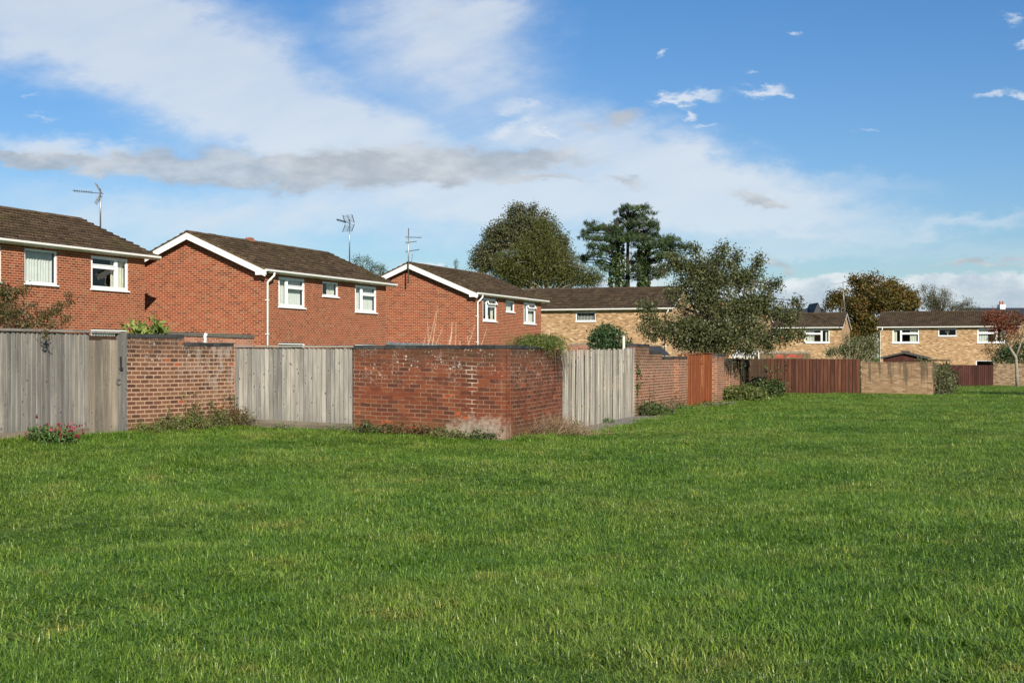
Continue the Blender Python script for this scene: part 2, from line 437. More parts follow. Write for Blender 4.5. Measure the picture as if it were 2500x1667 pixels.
M['plum_wood'] = wood('plum_wood', (.045, .014, .011), (.065, .021, .016), (.10, .036, .027), .75, False)
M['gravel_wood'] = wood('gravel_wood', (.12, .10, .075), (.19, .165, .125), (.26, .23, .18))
M['white'] = plain('white', (.80, .80, .78), .35, .03, 3)
M['upvc'] = plain('upvc', (.82, .83, .84), .3, .02, 3)
M['metal'] = plain('metal', (.32, .33, .34), .4, .1, 20, .8)
M['dark_metal'] = plain('dark_metal', (.06, .06, .065), .5, .1, 20, .5)
M['lead'] = plain('lead', (.19, .215, .24), .6, .2, 5, dirt=(.10, .10, .10))
M['felt_edge'] = plain('felt_edge', (.115, .11, .095), .8, .15, 7, dirt=(.16, .15, .11))
M['felt'] = plain('felt', (.085, .08, .07), .95, .2, 9)
M['terracotta'] = plain('terracotta', (.30, .11, .06), .9, .2, 14)
M['slate'] = plain('slate', (.035, .04, .05), .7, .15, 2)
M['curtain'] = plain('curtain', (.62, .63, .62), .9, .06, 5)
M['cream_curtain'] = plain('cream_curtain', (.64, .63, .54), .9, .06, 5)
M['blind'] = plain('blind', (.42, .43, .42), .8, .05, 5)
M['room'] = plain('room', (.10, .095, .085), .9, .1, 3)
M['red_cloth'] = plain('red_cloth', (.42, .09, .05), .85, .15, 4)
M['ornament'] = plain('ornament', (.42, .33, .25), .7, .2, 20)

m, b = new_mat('glass')
V.nt.nodes.remove(b)
fr = V.nt.nodes.new("ShaderNodeLayerWeight"); fr.inputs[0].default_value = .5
tr = V.nt.nodes.new("ShaderNodeBsdfTransparent"); tr.inputs[0].default_value = (.86, .90, .88, 1)
gl = V.nt.nodes.new("ShaderNodeBsdfGlossy"); gl.inputs['Roughness'].default_value = .02
mx_ = V.nt.nodes.new("ShaderNodeMixShader")
fc_ = V(fr.outputs['Facing']); V.nt.links.new((fc_ * fc_ * fc_ * .5 + .05).s, mx_.inputs[0]); V.nt.links.new(tr.outputs[0], mx_.inputs[1]); V.nt.links.new(gl.outputs[0], mx_.inputs[2])
V.nt.links.new(mx_.outputs[0], V.nt.nodes["Material Output"].inputs[0]); M['glass'] = m

def tile_mat(name, a, b2, moss):
    m, b = new_mat(name); o = texco('Object'); rd = attr('rnd')
    n1 = noise(o, 26, 5, .65); n2 = noise(o, .7, 4, .6); n3 = noise(o, 7, 4)
    c_ = mixc(rd, a, b2)
    c_ = mixc(smooth(noise(o, 9, 4, .7), .40, .62) * .65, c_, (.030, .023, .016))
    c_ = mixc(smooth(n1, .35, .7) * .4, c_, (.045, .036, .026))
    c_ = mixc(smooth(n2, .50, .70) * smooth(n3, .4, .6) * moss, c_, (.085, .078, .026))
    c_ = mixc(smooth(n1, .70, .80) * .45, c_, (.26, .22, .16))
    c_ = mixc(smooth(noise(o, 60, 2), .70, .76) * .5, c_, (.34, .31, .25))
    setin(b, 'Base Color', c_); setin(b, 'Roughness', .95); setin(b, 'Specular IOR Level', .15); bump(b, n1, .6, .02)
    return m
M['tiles'] = tile_mat('tiles', (.062, .042, .026), (.165, .112, .070), .7)
M['tiles_dark'] = tile_mat('tiles_dark', (.050, .036, .025), (.130, .090, .060), .35)

def leaf_mat(name, stops, trans=.3, rough=.5, spec=.35, clump=2.2):
    m, b = new_mat(name); rd = attr('rnd'); wp = worldpos()
    f_ = rd * .72 + noise(wp, clump, 3) * .56 - .14
    c_ = ramp(f_.clamp(), stops)
    setin(b, 'Base Color', c_); setin(b, 'Roughness', rough); setin(b, 'Specular IOR Level', spec)
    t = V.nt.nodes.new("ShaderNodeBsdfTranslucent"); V.nt.links.new(mixc(1.0, c_, (1.25, 1.2, .6), 'MULTIPLY').s, t.inputs[0])
    ms = V.nt.nodes.new("ShaderNodeMixShader"); ms.inputs[0].default_value = trans
    V.nt.links.new(b.outputs[0], ms.inputs[1]); V.nt.links.new(t.outputs[0], ms.inputs[2])
    V.nt.links.new(ms.outputs[0], V.nt.nodes["Material Output"].inputs[0])
    return m
M['leaf_apple'] = leaf_mat('leaf_apple', [(0, (.028, .040, .014)), (.3, (.060, .078, .028)), (.6, (.110, .125, .050)), (.85, (.19, .185, .095)), (.94, (.27, .24, .14)), (1, (.24, .11, .035))])
M['leaf_willow'] = leaf_mat('leaf_willow', [(0, (.04, .052, .013)), (.35, (.078, .092, .022)), (.7, (.125, .132, .036)), (1, (.22, .20, .085))])
M['leaf_ash'] = leaf_mat('leaf_ash', [(0, (.045, .055, .026)), (.4, (.085, .095, .042)), (.75, (.13, .13, .06)), (1, (.21, .18, .10))])
M['leaf_pine'] = leaf_mat('leaf_pine', [(0, (.014, .030, .012)), (.4, (.032, .060, .020)), (.75, (.068, .105, .030)), (1, (.13, .16, .05))], .15, .6)
M['leaf_ivy'] = leaf_mat('leaf_ivy', [(0, (0.025, 0.048, 0.014)), (.5, (0.050, 0.087, 0.025)), (.85, (0.091, 0.126, 0.036)), (1, (0.168, 0.196, 0.070))], .15, .45)
M['leaf_autumn'] = leaf_mat('leaf_autumn', [(0, (.038, .045, .012)), (.3, (.075, .075, .018)), (.58, (.125, .095, .022)), (.82, (.22, .11, .022)), (1, (.30, .10, .02))], clump=.9)
M['leaf_grey'] = leaf_mat('leaf_grey', [(0, (0.068, 0.081, 0.041)), (.5, (0.128, 0.149, 0.070)), (.85, (0.189, 0.209, 0.108)), (1, (0.284, 0.297, 0.176))])
M['leaf_rowan'] = leaf_mat('leaf_rowan', [(0, (.08, .045, .025)), (.4, (.15, .065, .035)), (.7, (.25, .06, .035)), (1, (.36, .085, .05))], clump=1.2)
M['leaf_rust'] = leaf_mat('leaf_rust', [(0, (.065, .05, .022)), (.5, (.13, .085, .036)), (1, (.21, .13, .055))])
M['leaf_fuchsia'] = leaf_mat('leaf_fuchsia', [(0, (.035, .042, .015)), (.4, (.08, .09, .03)), (.65, (.15, .13, .055)), (.85, (.19, .10, .05)), (1, (.20, .23, .06))], clump=5)
M['leaf_laurel'] = leaf_mat('leaf_laurel', [(0, (.07, .115, .022)), (.5, (.17, .23, .05)), (1, (.30, .35, .11))], .25, .5, .3)
M['leaf_dark'] = leaf_mat('leaf_dark', [(0, (0.020, 0.045, 0.017)), (.5, (0.039, 0.077, 0.025)), (.85, (0.070, 0.119, 0.036)), (1, (0.154, 0.196, 0.084))], .12, .45, .5)
M['leaf_broom'] = leaf_mat('leaf_broom', [(0, (.05, .075, .016)), (.5, (.11, .15, .03)), (.85, (.18, .21, .055)), (1, (.36, .31, .14))])
M['leaf_weed'] = leaf_mat('leaf_weed', [(0, (0.049, 0.070, 0.020)), (.4, (0.105, 0.140, 0.039)), (.75, (0.168, 0.210, 0.056)), (.9, (0.238, 0.224, 0.084)), (1, (0.308, 0.210, 0.112))], clump=7)
M['leaf_herb'] = leaf_mat('leaf_herb', [(0, (0.041, 0.088, 0.027)), (.5, (0.081, 0.162, 0.041)), (1, (0.176, 0.270, 0.081))], clump=7)
M['dry'] = leaf_mat('dry', [(0, (.13, .08, .05)), (.5, (.24, .16, .10)), (1, (.38, .29, .19))], .2)
M['twig'] = plain('twig', (.11, .075, .05), .9, .2, 10)
M['dry_stalk'] = plain('dry_stalk', (.66, .52, .36), .8, .15, 8)
M['petal'] = leaf_mat('petal', [(0, (.14, .015, .02)), (.5, (.27, .026, .045)), (1, (.44, .06, .11))], .2)
M['fruit'] = plain('fruit', (.26, .075, .03), .5, .2, 30)
M['bark'] = plain('bark', (.085, .066, .05), .95, .25, 9)
M['pine_bark'] = plain('pine_bark', (.035, .028, .022), .95, .25, 9)
M['pale_bark'] = plain('pale_bark', (.32, .29, .23), .95, .25, 12, dirt=(.12, .11, .09))
M['dead_ivy'] = plain('dead_ivy', (.035, .022, .016), .95, .2, 9)

m, b = new_mat('paving'); wp = worldpos()
n1 = noise(wp, 7, 6, .65); n2 = noise(wp, 45, 4, .7)
pc = mixc(smooth(n1, .3, .7), (.125, .115, .10), (.22, .205, .18)); pc = mixc(smooth(n2, .5, .7) * .5, pc, (.09, .08, .068))
pc = mixc(smooth(noise(wp, 2.2, 5), .52, .7) * .5, pc, (.07, .075, .035))
setin(b, 'Base Color', pc); setin(b, 'Roughness', .95); bump(b, n2, .5, .01); M['paving'] = m

def lawn_colour(wp, rd):
    n1 = noise(wp, .22, 5, .6); n2 = noise(wp, .85, 5, .62); n3 = noise(wp, 3.2, 4, .6)
    c_ = mixc(smooth(n2, .35, .68), (.080, .168, .020), (.124, .226, .032))
    c_ = mixc(smooth(n1, .45, .68) * .55, c_, (.164, .232, .044))
    c_ = mixc(smooth(n3, .54, .72) * .30, c_, (.042, .112, .012))
    yel = smooth(n2 * .5 + n3 * .5, .525, .65)
    c_ = mixc(yel * .45, c_, (.24, .23, .06))
    return c_
m, b = new_mat('lawn_soil'); wp = worldpos()
lc = lawn_colour(wp, None)
lc = mixc(smooth(noise(wp, 30, 5, .7), .3, .65) * .7, lc, (.026, .038, .010))
setin(b, 'Base Color', lc); setin(b, 'Roughness', 1.0); setin(b, 'Specular IOR Level', .1); bump(b, noise(wp, 40, 4, .7), .8, .03); M['lawn'] = m

m, b = new_mat('grass_blade'); wp = worldpos(); rd = attr('rnd')
gc = lawn_colour(wp, rd)
gc = mixc(1.0, gc, ramp(rd, [(0, (.36, .42, .42)), (.35, (.80, .84, .80)), (.72, (1.25, 1.18, 1.1)), (.9, (2.0, 1.55, 1.7)), (1, (3.2, 2.2, 3.6))]), 'MULTIPLY')
setin(b, 'Base Color', gc); setin(b, 'Roughness', .38); setin(b, 'Specular IOR Level', .3)
t = V.nt.nodes.new("ShaderNodeBsdfTranslucent"); V.nt.links.new(mixc(1.0, gc, (1.2, 1.25, .6), 'MULTIPLY').s, t.inputs[0])
ms = V.nt.nodes.new("ShaderNodeMixShader"); ms.inputs[0].default_value = .20
V.nt.links.new(b.outputs[0], ms.inputs[1]); V.nt.links.new(t.outputs[0], ms.inputs[2])
V.nt.links.new(ms.outputs[0], V.nt.nodes["Material Output"].inputs[0]); M['grass'] = m

# ------------------------------------------------------------------ ground
GY = [-200, 0, 20, 24, 33, 44, 50, 61, 75, 95, 110, 200, 600, 3000]
GZ = [0, 0, 0, 0, -.01, -.09, -.15, -.23, -.49, -.75, -1.0, -1.8, -3.5, -6]
def g(x, y):
    x = np.asarray(x, dtype=float); y = np.asarray(y, dtype=float)
    base = np.interp(y, GY, GZ)
    left = np.clip(-x, 0, 20) * .026 * np.clip((y - 5) / 13, 0, 1)
    und = .012 * np.sin(x * 1.1 + y * .35) * np.sin(y * .7 - x * .2) + .008 * np.sin(x * 2.3 - y * 1.9)
    return base + left + und
def gz(x, y): return float(g(x, y))

ys = np.concatenate([np.arange(-60, 0, 10), np.arange(0, 40, .5), np.arange(40, 130, 2), [140, 160, 200, 300, 500, 900, 1500, 3000]])
xs = np.concatenate([[-2000, -800, -300, -120, -60], np.arange(-40, 40, .75), [50, 70, 120, 300, 800, 2000]])
X, Y = np.meshgrid(xs, ys)
Zg = g(X, Y)
vv = np.stack([X, Y, Zg], -1).reshape(-1, 3)
nxg = len(xs)
ff = [[j * nxg + i, j * nxg + i + 1, (j + 1) * nxg + i + 1, (j + 1) * nxg + i] for j in range(len(ys) - 1) for i in range(nxg - 1)]
me = bpy.data.meshes.new("lawn"); me.from_pydata(vv.tolist(), [], ff); me.materials.append(M['lawn'])
me.polygons.foreach_set("use_smooth", [True] * len(me.polygons)); me.update()
o = bpy.data.objects.new("lawn", me); COL.objects.link(o); tag(o, "green lawn sloping away between garden walls", "lawn", kind='structure')

# layout lines (plan, metres)
q = Vector((.42, .907)).normalized()                 # left run
u2 = Vector((.347, .938)); v2 = Vector((-.938, .347))  # estate grid
w2 = Vector((.310, .951)).normalized()               # right-hand run
LW0 = Vector((-6.60, 22.62)); LW1 = LW0 + q * 3.0    # left brick wall
A_ = LW1.copy()                                      # inner corner
CN = Vector((-.10, 23.27))                           # prominent outer corner
B_ = CN + (A_ - CN).normalized() * 3.05              # where the pale fence stops and brick starts
def run(s): return CN + w2 * s
E_ = run(36.6); Fe = E_ - v2 * 4.02; Ge = Fe - v2 * 2.94
H_ = Ge + w2 * 41.0
estate = [LW0 - q * 12, LW0, A_, CN, E_, Fe, Ge, H_, H_ + Vector((40, -15)), H_ + Vector((40, 200)), Vector((-200, 200)), Vector((-200, 0))]
def in_poly(px, py, poly):
    inside = np.zeros(len(px), bool); n = len(poly); j = n - 1
    for i in range(n):
        xi, yi, xj, yj = poly[i].x, poly[i].y, poly[j].x, poly[j].y
        cnd = ((yi > py) != (yj > py)) & (px < (xj - xi) * (py - yi) / (yj - yi + 1e-12) + xi)
        inside ^= cnd; j = i
    return inside

# paving strip along the right-hand run
wn_ = Vector((w2.y, -w2.x))                          # outward (to the lawn)
pv = MB()
for i in range(0, 74):
    s0, s1 = .5 * i - .2, .5 * i + .29
    wd = .72 + .10 * math.sin(i * 1.7) + random.uniform(-.05, .05)
    a, b2 = run(s0), run(s1)
    pts = [a - wn_ * .05, a + wn_ * wd, b2 + wn_ * wd, b2 - wn_ * .05]
    h = .022 + random.uniform(-.005, .005)
    top = [(p.x, p.y, gz(p.x, p.y) + h) for p in pts]; bot = [(p.x, p.y, gz(p.x, p.y) - .06) for p in pts]
    pv.hexa(bot[::-1] and [bot[0], bot[1], bot[2], bot[3], top[0], top[1], top[2], top[3]])
for i in range(0, 24):
    a = Ge + w2 * (i * 1.0 + .3); b2 = Ge + w2 * (i * 1.0 + 1.28)
    pts = [a + wn_ * .1, a + wn_ * 1.05, b2 + wn_ * 1.05, b2 + wn_ * .1]
    top = [(p.x, p.y, gz(p.x, p.y) + .03) for p in pts]; bot = [(p.x, p.y, gz(p.x, p.y) - .05) for p in pts]
    pv.hexa([bot[0], bot[1], bot[2], bot[3], top[0], top[1], top[2], top[3]])
tag(pv.build("path", M['paving']), "worn grey paving strip at the foot of the walls", "path", kind='structure')

# ------------------------------------------------------------------ grass (one object, geometry nodes scatter tufts held in the same mesh)
def make_grass():
    V_, F_, G_, R_ = [], [], [], []
    def blade(bx, by, h, w_, ang, lean, grp, rd):
        i = len(V_)
        dx_, dy_ = math.cos(ang), math.sin(ang); sx, sy = -dy_, dx_
        m1, m2 = lean * .35 * h, lean * h
        for (t, off, wd) in ((0, 0, 1), (.55, m1, .85), (1, m2, .12)):
            zz = h * (t - .22 * lean * t * t)
            for sg in (-1, 1):
                V_.append((bx + dx_ * off + sx * sg * w_ * wd * .5, by + dy_ * off + sy * sg * w_ * wd * .5, zz)); G_.append(-grp)
        F_.append((i, i + 1, i + 3, i + 2)); F_.append((i + 2, i + 3, i + 5, i + 4)); R_.extend([rd, rd])
    rr = random.Random(3)
    for k in range(1, 5):
        n = (155, 155, 135, 145)[k - 1]
        for _ in range(n):
            ra = .17 * math.sqrt(rr.random()); an = rr.random() * 6.283
            h = rr.uniform(.022, .052) * (1.45 if rr.random() < .10 else 1) * (1.0, 1.08, .8, 1.15)[k - 1]
            rd = rr.random() ** 1.1
            if k == 4: rd = min(1, rd * .75 + .22)
            blade(ra * math.cos(an), ra * math.sin(an), h, rr.uniform(.0028, .0052), rr.random() * 6.283, rr.uniform(.2, 1.7), k, rd)
        if k == 3:                                     # clover-like leaflets among the short blades
            for _ in range(38):
                ra = .16 * math.sqrt(rr.random()); an = rr.random() * 6.283
                cx, cy, cz = ra * math.cos(an), ra * math.sin(an), rr.uniform(.015, .034); s_ = rr.uniform(.005, .010)
                for q_ in range(3):
                    a0 = an + q_ * 2.09; i = len(V_)
                    for (rr_, da) in ((0, 0), (s_, .6), (s_ * 1.35, 0), (s_, -.6)):
                        V_.append((cx + rr_ * math.cos(a0 + da), cy + rr_ * math.sin(a0 + da), cz + rr.uniform(-.003, .003))); G_.append(-3)
                    F_.append((i, i + 1, i + 2, i + 3)); R_.append(.25)
    # scatter points
    pts, grp, scl = [], [], []
    def ring(y0, y1, dens, sc, half=.46):
        area = half * (y1 * y1 - y0 * y0) + 2 * 2.0 * (y1 - y0)
        n = int(area * dens)
        y = np.sqrt(rng.uniform(y0 * y0, y1 * y1, n)); x = rng.uniform(-1, 1, n) * (half * y + 2.0)
        ok = ~in_poly(x, y, estate)
        # keep the paving mostly clear
        rel = (x - CN.x) * wn_.x + (y - CN.y) * wn_.y; al = (x - CN.x) * w2.x + (y - CN.y) * w2.y
        edge = .74 + .16 * np.sin(al * .9) * np.sin(al * .37 + 1) + .10 * np.sin(al * 3.1)
        edge = np.where((al > 11) & (al < 17), edge - .45, edge); edge = np.where(al > 24, edge - .25, edge)
        ok &= ~((al > 1.6) & (al < 37) & (rel > -.1) & (rel < edge))
        rel2 = (x - Ge.x) * wn_.x + (y - Ge.y) * wn_.y
        ok &= ~((y > Ge.y) & (y < Ge.y + 14) & (rel2 > 0) & (rel2 < .9))
        x, y = x[ok], y[ok]
        pts.append(np.stack([x, y, g(x, y)], 1))
        nz_ = np.sin(x * .9 + 2 * np.sin(y * .5)) + np.sin(y * 1.3 + 1.7 * np.sin(x * .7)) + rng.normal(0, .8, len(x))
        gk = np.where(nz_ > 1.3, 3, np.where(nz_ < -1.2, 4, np.where(rng.random(len(x)) < .5, 1, 2)))
        grp.append(gk)
        tall = 1 + .22 * np.clip(np.sin(x * .63 + y * .41) * np.sin(y * .83 - x * .5), -.6, 1)
        scl.append(sc * rng.uniform(.75, 1.3, len(x)) * tall)
    ring(4.6, 9, 62, 1.0); ring(9, 15, 48, 1.05); ring(15, 28, 30, 1.25); ring(28, 50, 17, 1.5); ring(50, 97, 9, 2.0)
    # rougher uncut fringe along the feet of walls and fences
    def fringe(p0, p1, nrm, n, wmax, sc):
        t_ = rng.random(n); e = rng.random(n) ** 1.5 * wmax + .05
        x = p0.x + (p1.x - p0.x) * t_ + nrm.x * e; y = p0.y + (p1.y - p0.y) * t_ + nrm.y * e
        pts.append(np.stack([x, y, g(x, y)], 1)); grp.append(rng.choice([1, 2, 4], n)); scl.append(rng.uniform(.9, 1.8, n) * sc)
    fringe(LW0 - q * 6, A_, Vector((q.y, -q.x)), 420, .5, 1.25)
    fringe(A_, CN, -u2, 200, .35, 1.0)
    fringe(run(0), run(3), wn_, 90, .5, 1.3)
    fringe(run(11), run(17), wn_, 130, .8, 1.4)
    fringe(run(24), run(36.5), wn_, 220, .8, 1.4)
    fringe(E_, Ge, -u2, 120, .4, 1.2)
    pts = np.concatenate(pts); grp = np.concatenate(grp); scl = np.concatenate(scl)
    nb = len(V_)
    me = bpy.data.meshes.new("grass")
    me.from_pydata(V_ + pts.tolist(), [], F_)
    at = me.attributes.new("grp", 'INT', 'POINT'); at.data.foreach_set("value", np.concatenate([np.array(G_), grp]).astype(np.int32))
    at = me.attributes.new("scl", 'FLOAT', 'POINT'); at.data.foreach_set("value", np.concatenate([np.ones(nb), scl]).astype(np.float32))
    at = me.attributes.new("rnd", 'FLOAT', 'FACE'); at.data.foreach_set("value", np.array(R_, dtype=np.float32))
    me.materials.append(M['grass']); me.update()
    o = bpy.data.objects.new("grass", me); COL.objects.link(o)
    tag(o, "short mown grass with yellowed patches covering the lawn", "grass", kind='stuff')
    ng = bpy.data.node_groups.new("grass_scatter", 'GeometryNodeTree')
    ng.interface.new_socket("Geometry", in_out='INPUT', socket_type='NodeSocketGeometry')
    ng.interface.new_socket("Geometry", in_out='OUTPUT', socket_type='NodeSocketGeometry')
    N = ng.nodes; Lk = ng.links
    gi = N.new("NodeGroupInput"); go = N.new("NodeGroupOutput"); jn = N.new("GeometryNodeJoinGeometry")
    def nattr(nm, ty):
        a = N.new("GeometryNodeInputNamedAttribute"); a.data_type = ty; a.inputs[0].default_value = nm; return a
    for k in range(1, 5):
        def sep(val):
            a = nattr("grp", 'INT'); cmp_ = N.new("FunctionNodeCompare"); cmp_.data_type = 'INT'; cmp_.operation = 'EQUAL'
            Lk.new(a.outputs[0], cmp_.inputs[2]); cmp_.inputs[3].default_value = val
            s_ = N.new("GeometryNodeSeparateGeometry"); s_.domain = 'POINT'
            Lk.new(gi.outputs[0], s_.inputs[0]); Lk.new(cmp_.outputs[0], s_.inputs[1]); return s_.outputs[0]
        tuft = sep(-k); loc = sep(k)
        ip = N.new("GeometryNodeInstanceOnPoints")
        Lk.new(loc, ip.inputs['Points']); Lk.new(tuft, ip.inputs['Instance'])
        rv = N.new("FunctionNodeRandomValue"); rv.data_type = 'FLOAT_VECTOR'
        rv.inputs[0].default_value = (-.12, -.12, 0); rv.inputs[1].default_value = (.12, .12, 6.283); rv.inputs['Seed'].default_value = k
        Lk.new(rv.outputs[0], ip.inputs['Rotation'])
        sa = nattr("scl", 'FLOAT'); Lk.new(sa.outputs[0], ip.inputs['Scale'])
        Lk.new(ip.outputs[0], jn.inputs[0])
    Lk.new(jn.outputs[0], go.inputs[0])
    md = o.modifiers.new("scatter", 'NODES'); md.node_group = ng
make_grass()

# ------------------------------------------------------------------ garden walls and fences
def wall_run(mb, p0, p1, zt, th=.215, side=1, u0=0.0, zb=None, step=.5, caps=(1, 1)):
    """vertical brick wall from p0 to p1 (plan), visible face on the p0->p1 line, thickness away from the lawn"""
    d_ = (p1 - p0); L = d_.length; d_ = d_ / L; n_ = Vector((-d_.y, d_.x)) * side
    k = max(1, int(L / step))
    for i in range(k):
        a, b2 = p0 + d_ * (L * i / k), p0 + d_ * (L * (i + 1) / k)
        ua, ub = u0 + L * i / k, u0 + L * (i + 1) / k
        za, zb_ = gz(a.x, a.y) - .15, gz(b2.x, b2.y) - .15
        ga, gb = za + .15, zb_ + .15
        mb.poly([(a.x, a.y, za), (b2.x, b2.y, zb_), (b2.x, b2.y, zt), (a.x, a.y, zt)], [(ua, za - ga), (ub, zb_ - gb), (ub, zt - gb), (ua, zt - ga)])
        a2, c2 = a + n_ * th, b2 + n_ * th
        mb.poly([(c2.x, c2.y, zb_), (a2.x, a2.y, za), (a2.x, a2.y, zt), (c2.x, c2.y, zt)], [(ub, za - ga), (ua, za - ga), (ua, zt - ga), (ub, zt - ga)])
        mb.poly([(a.x, a.y, zt), (b2.x, b2.y, zt), (c2.x, c2.y, zt), (a2.x, a2.y, zt)])
    for (a, fl) in ((p0, 1), (p1, 0)):
        if not caps[1 - fl]: continue
        c2 = a + n_ * th; zz = gz(a.x, a.y) - .15
        pts = [(c2.x, c2.y, zz), (a.x, a.y, zz), (a.x, a.y, zt), (c2.x, c2.y, zt)]
        uv = [(0, -.15), (th, -.15), (th, zt - zz - .15), (0, zt - zz - .15)]
        if not fl: pts = pts[::-1]; uv = uv[::-1]
        mb.poly(pts, uv)
def coping_run(mb, p0, p1, z, th=.215, side=1, h=.068, ln=.222):
    d_ = (p1 - p0); L = d_.length; d_ = d_ / L; n_ = Vector((-d_.y, d_.x)) * side
    k = max(1, round(L / ln))
    for i in range(k):
        a = p0 + d_ * (L * i / k + .004); b2 = p0 + d_ * (L * (i + 1) / k - .004)
        o1 = -.012 + random.uniform(-.004, .004); hh = h + random.uniform(-.004, .004)
        c4 = [a + n_ * o1, b2 + n_ * o1, b2 + n_ * (th + .012), a + n_ * (th + .012)]
        mb.hexa([(p.x, p.y, z + .003) for p in c4] + [(p.x, p.y, z + hh) for p in c4])

# left wall: brown brick with a stepped blue coping
t = empty("garden_wall", (LW0.x, LW0.y, gz(*LW0))); tag(t, "brown brick garden wall with stepped dark coping, between the gate and the wide pale fence", "garden wall")
mb = MB(); wall_run(mb, LW0, LW0 + q * 1.50, 1.845); wall_run(mb, LW0 + q * 1.502, A_, 1.708, u0=1.5)
Tm = Matrix.Translation((-LW0.x, -LW0.y, -gz(*LW0)))
def finish(mb, name, mat, parent, smooth_=False):
    """vertices were given in world space: make them local to the parent empty"""
    inv_ = parent.matrix_basis.inverted()
    mb.v = [tuple(inv_ @ Vector(p)) for p in mb.v]
    return mb.build(name, mat, parent, smooth_)
finish(mb, "brickwork", M['brown_brick'], t)
mb = MB(); coping_run(mb, LW0, LW0 + q * 1.50, 1.845); coping_run(mb, LW0 + q * 1.504, A_ - q * .02, 1.708)
a = LW0 + q * 1.42; finish(mb, "coping", M['coping'], t)

# prominent corner wall
t = empty("garden_wall", (CN.x, CN.y, gz(*CN))); tag(t, "weathered red brick corner wall with lichen runs and a white lime patch at its foot", "garden wall")
mb = MB(); L1 = (CN - B_).length
wall_run(mb, B_ - u2 * .014, CN - u2 * .014, 1.657, u0=5.6 - L1, caps=(1, 0)); wall_run(mb, CN, run(3.62), 1.657, u0=5.6, caps=(0, 1))
finish(mb, "brickwork", M['old_brick'], t)
mb = MB(); coping_run(mb, B_ - u2 * .014, CN - u2 * .014, 1.657); coping_run(mb, run(.24), run(2.6), 1.657); finish(mb, "coping", M['coping'], t)

# right-hand run beyond the pale fence: stepped wall, red fence, stepped wall
S = dict(f0=3.64, f1=10.3, st1=11.95, st2=13.6, pier=15.5, r0=16.8, r1=22.0, e=28.3)
t = empty("garden_wall", (*run(10.35), gz(*run(10.35)))); tag(t, "red brick wall stepping down in three stages between the pale fence and the rust red fence", "garden wall")
mb = MB(); wall_run(mb, run(10.35), run(11.95), 1.76, u0=20); wall_run(mb, run(11.952), run(13.6), 1.575, u0=21.6); wall_run(mb, run(13.602), run(15.4), 1.43, u0=23.25)
p0, p1 = run(15.4) + wn_ * .11, run(16.75) + wn_ * .11
wall_run(mb, p0, p1, 1.43, th=.33, u0=25.1)
finish(mb, "brickwork", M['run_brick'], t)
mb = MB(); coping_run(mb, run(10.35), run(11.95), 1.76); coping_run(mb, run(11.96), run(13.6), 1.575); coping_run(mb, run(13.61), run(15.4), 1.43); coping_run(mb, p0, p1, 1.43, th=.33)
finish(mb, "coping", M['coping'], t)
t = empty("garden_wall", (*run(22.05), gz(*run(22.05)))); tag(t, "short red brick wall with piers under the apple tree, beyond the rust red fence", "garden wall")
mb = MB()
p0, p1 = run(22.05) + wn_ * .14, run(22.7) + wn_ * .14
wall_run(mb, p0, p1, 1.50, th=.36, u0=33)
wall_run(mb, run(22.7), run(25.0), 1.50, u0=33.7); p2, p3 = run(25.0) + wn_ * .12, run(25.6) + wn_ * .12
wall_run(mb, p2, p3, 1.36, th=.34, u0=36); wall_run(mb, run(25.6), run(28.3), 1.33, u0=36.7)
finish(mb, "brickwork", M['run_brick'], t)
mb = MB(); coping_run(mb, p0, p1, 1.50, th=.36); coping_run(mb, run(22.71), run(25.0), 1.50); coping_run(mb, p2, p3, 1.36, th=.34); coping_run(mb, run(25.61), run(28.3), 1.33)
finish(mb, "coping", M['coping'], t)

# tan wall on the right and its return
t = empty("garden_wall", (Fe.x, Fe.y, gz(*Fe))); tag(t, "tan brick wall with dark drip stains, right of the brown close-board fence", "garden wall")
mb = MB(); wall_run(mb, Fe, Ge, 1.215, u0=0, caps=(1, 0)); wall_run(mb, Ge, H_, .98, u0=3.15, step=2, caps=(0, 1)); finish(mb, "brickwork", M['tan_wall_brick'], t)
mb = MB(); coping_run(mb, Fe, Ge, 1.215, h=.03, ln=.11); finish(mb, "coping", M['tan_wall_brick'], t)

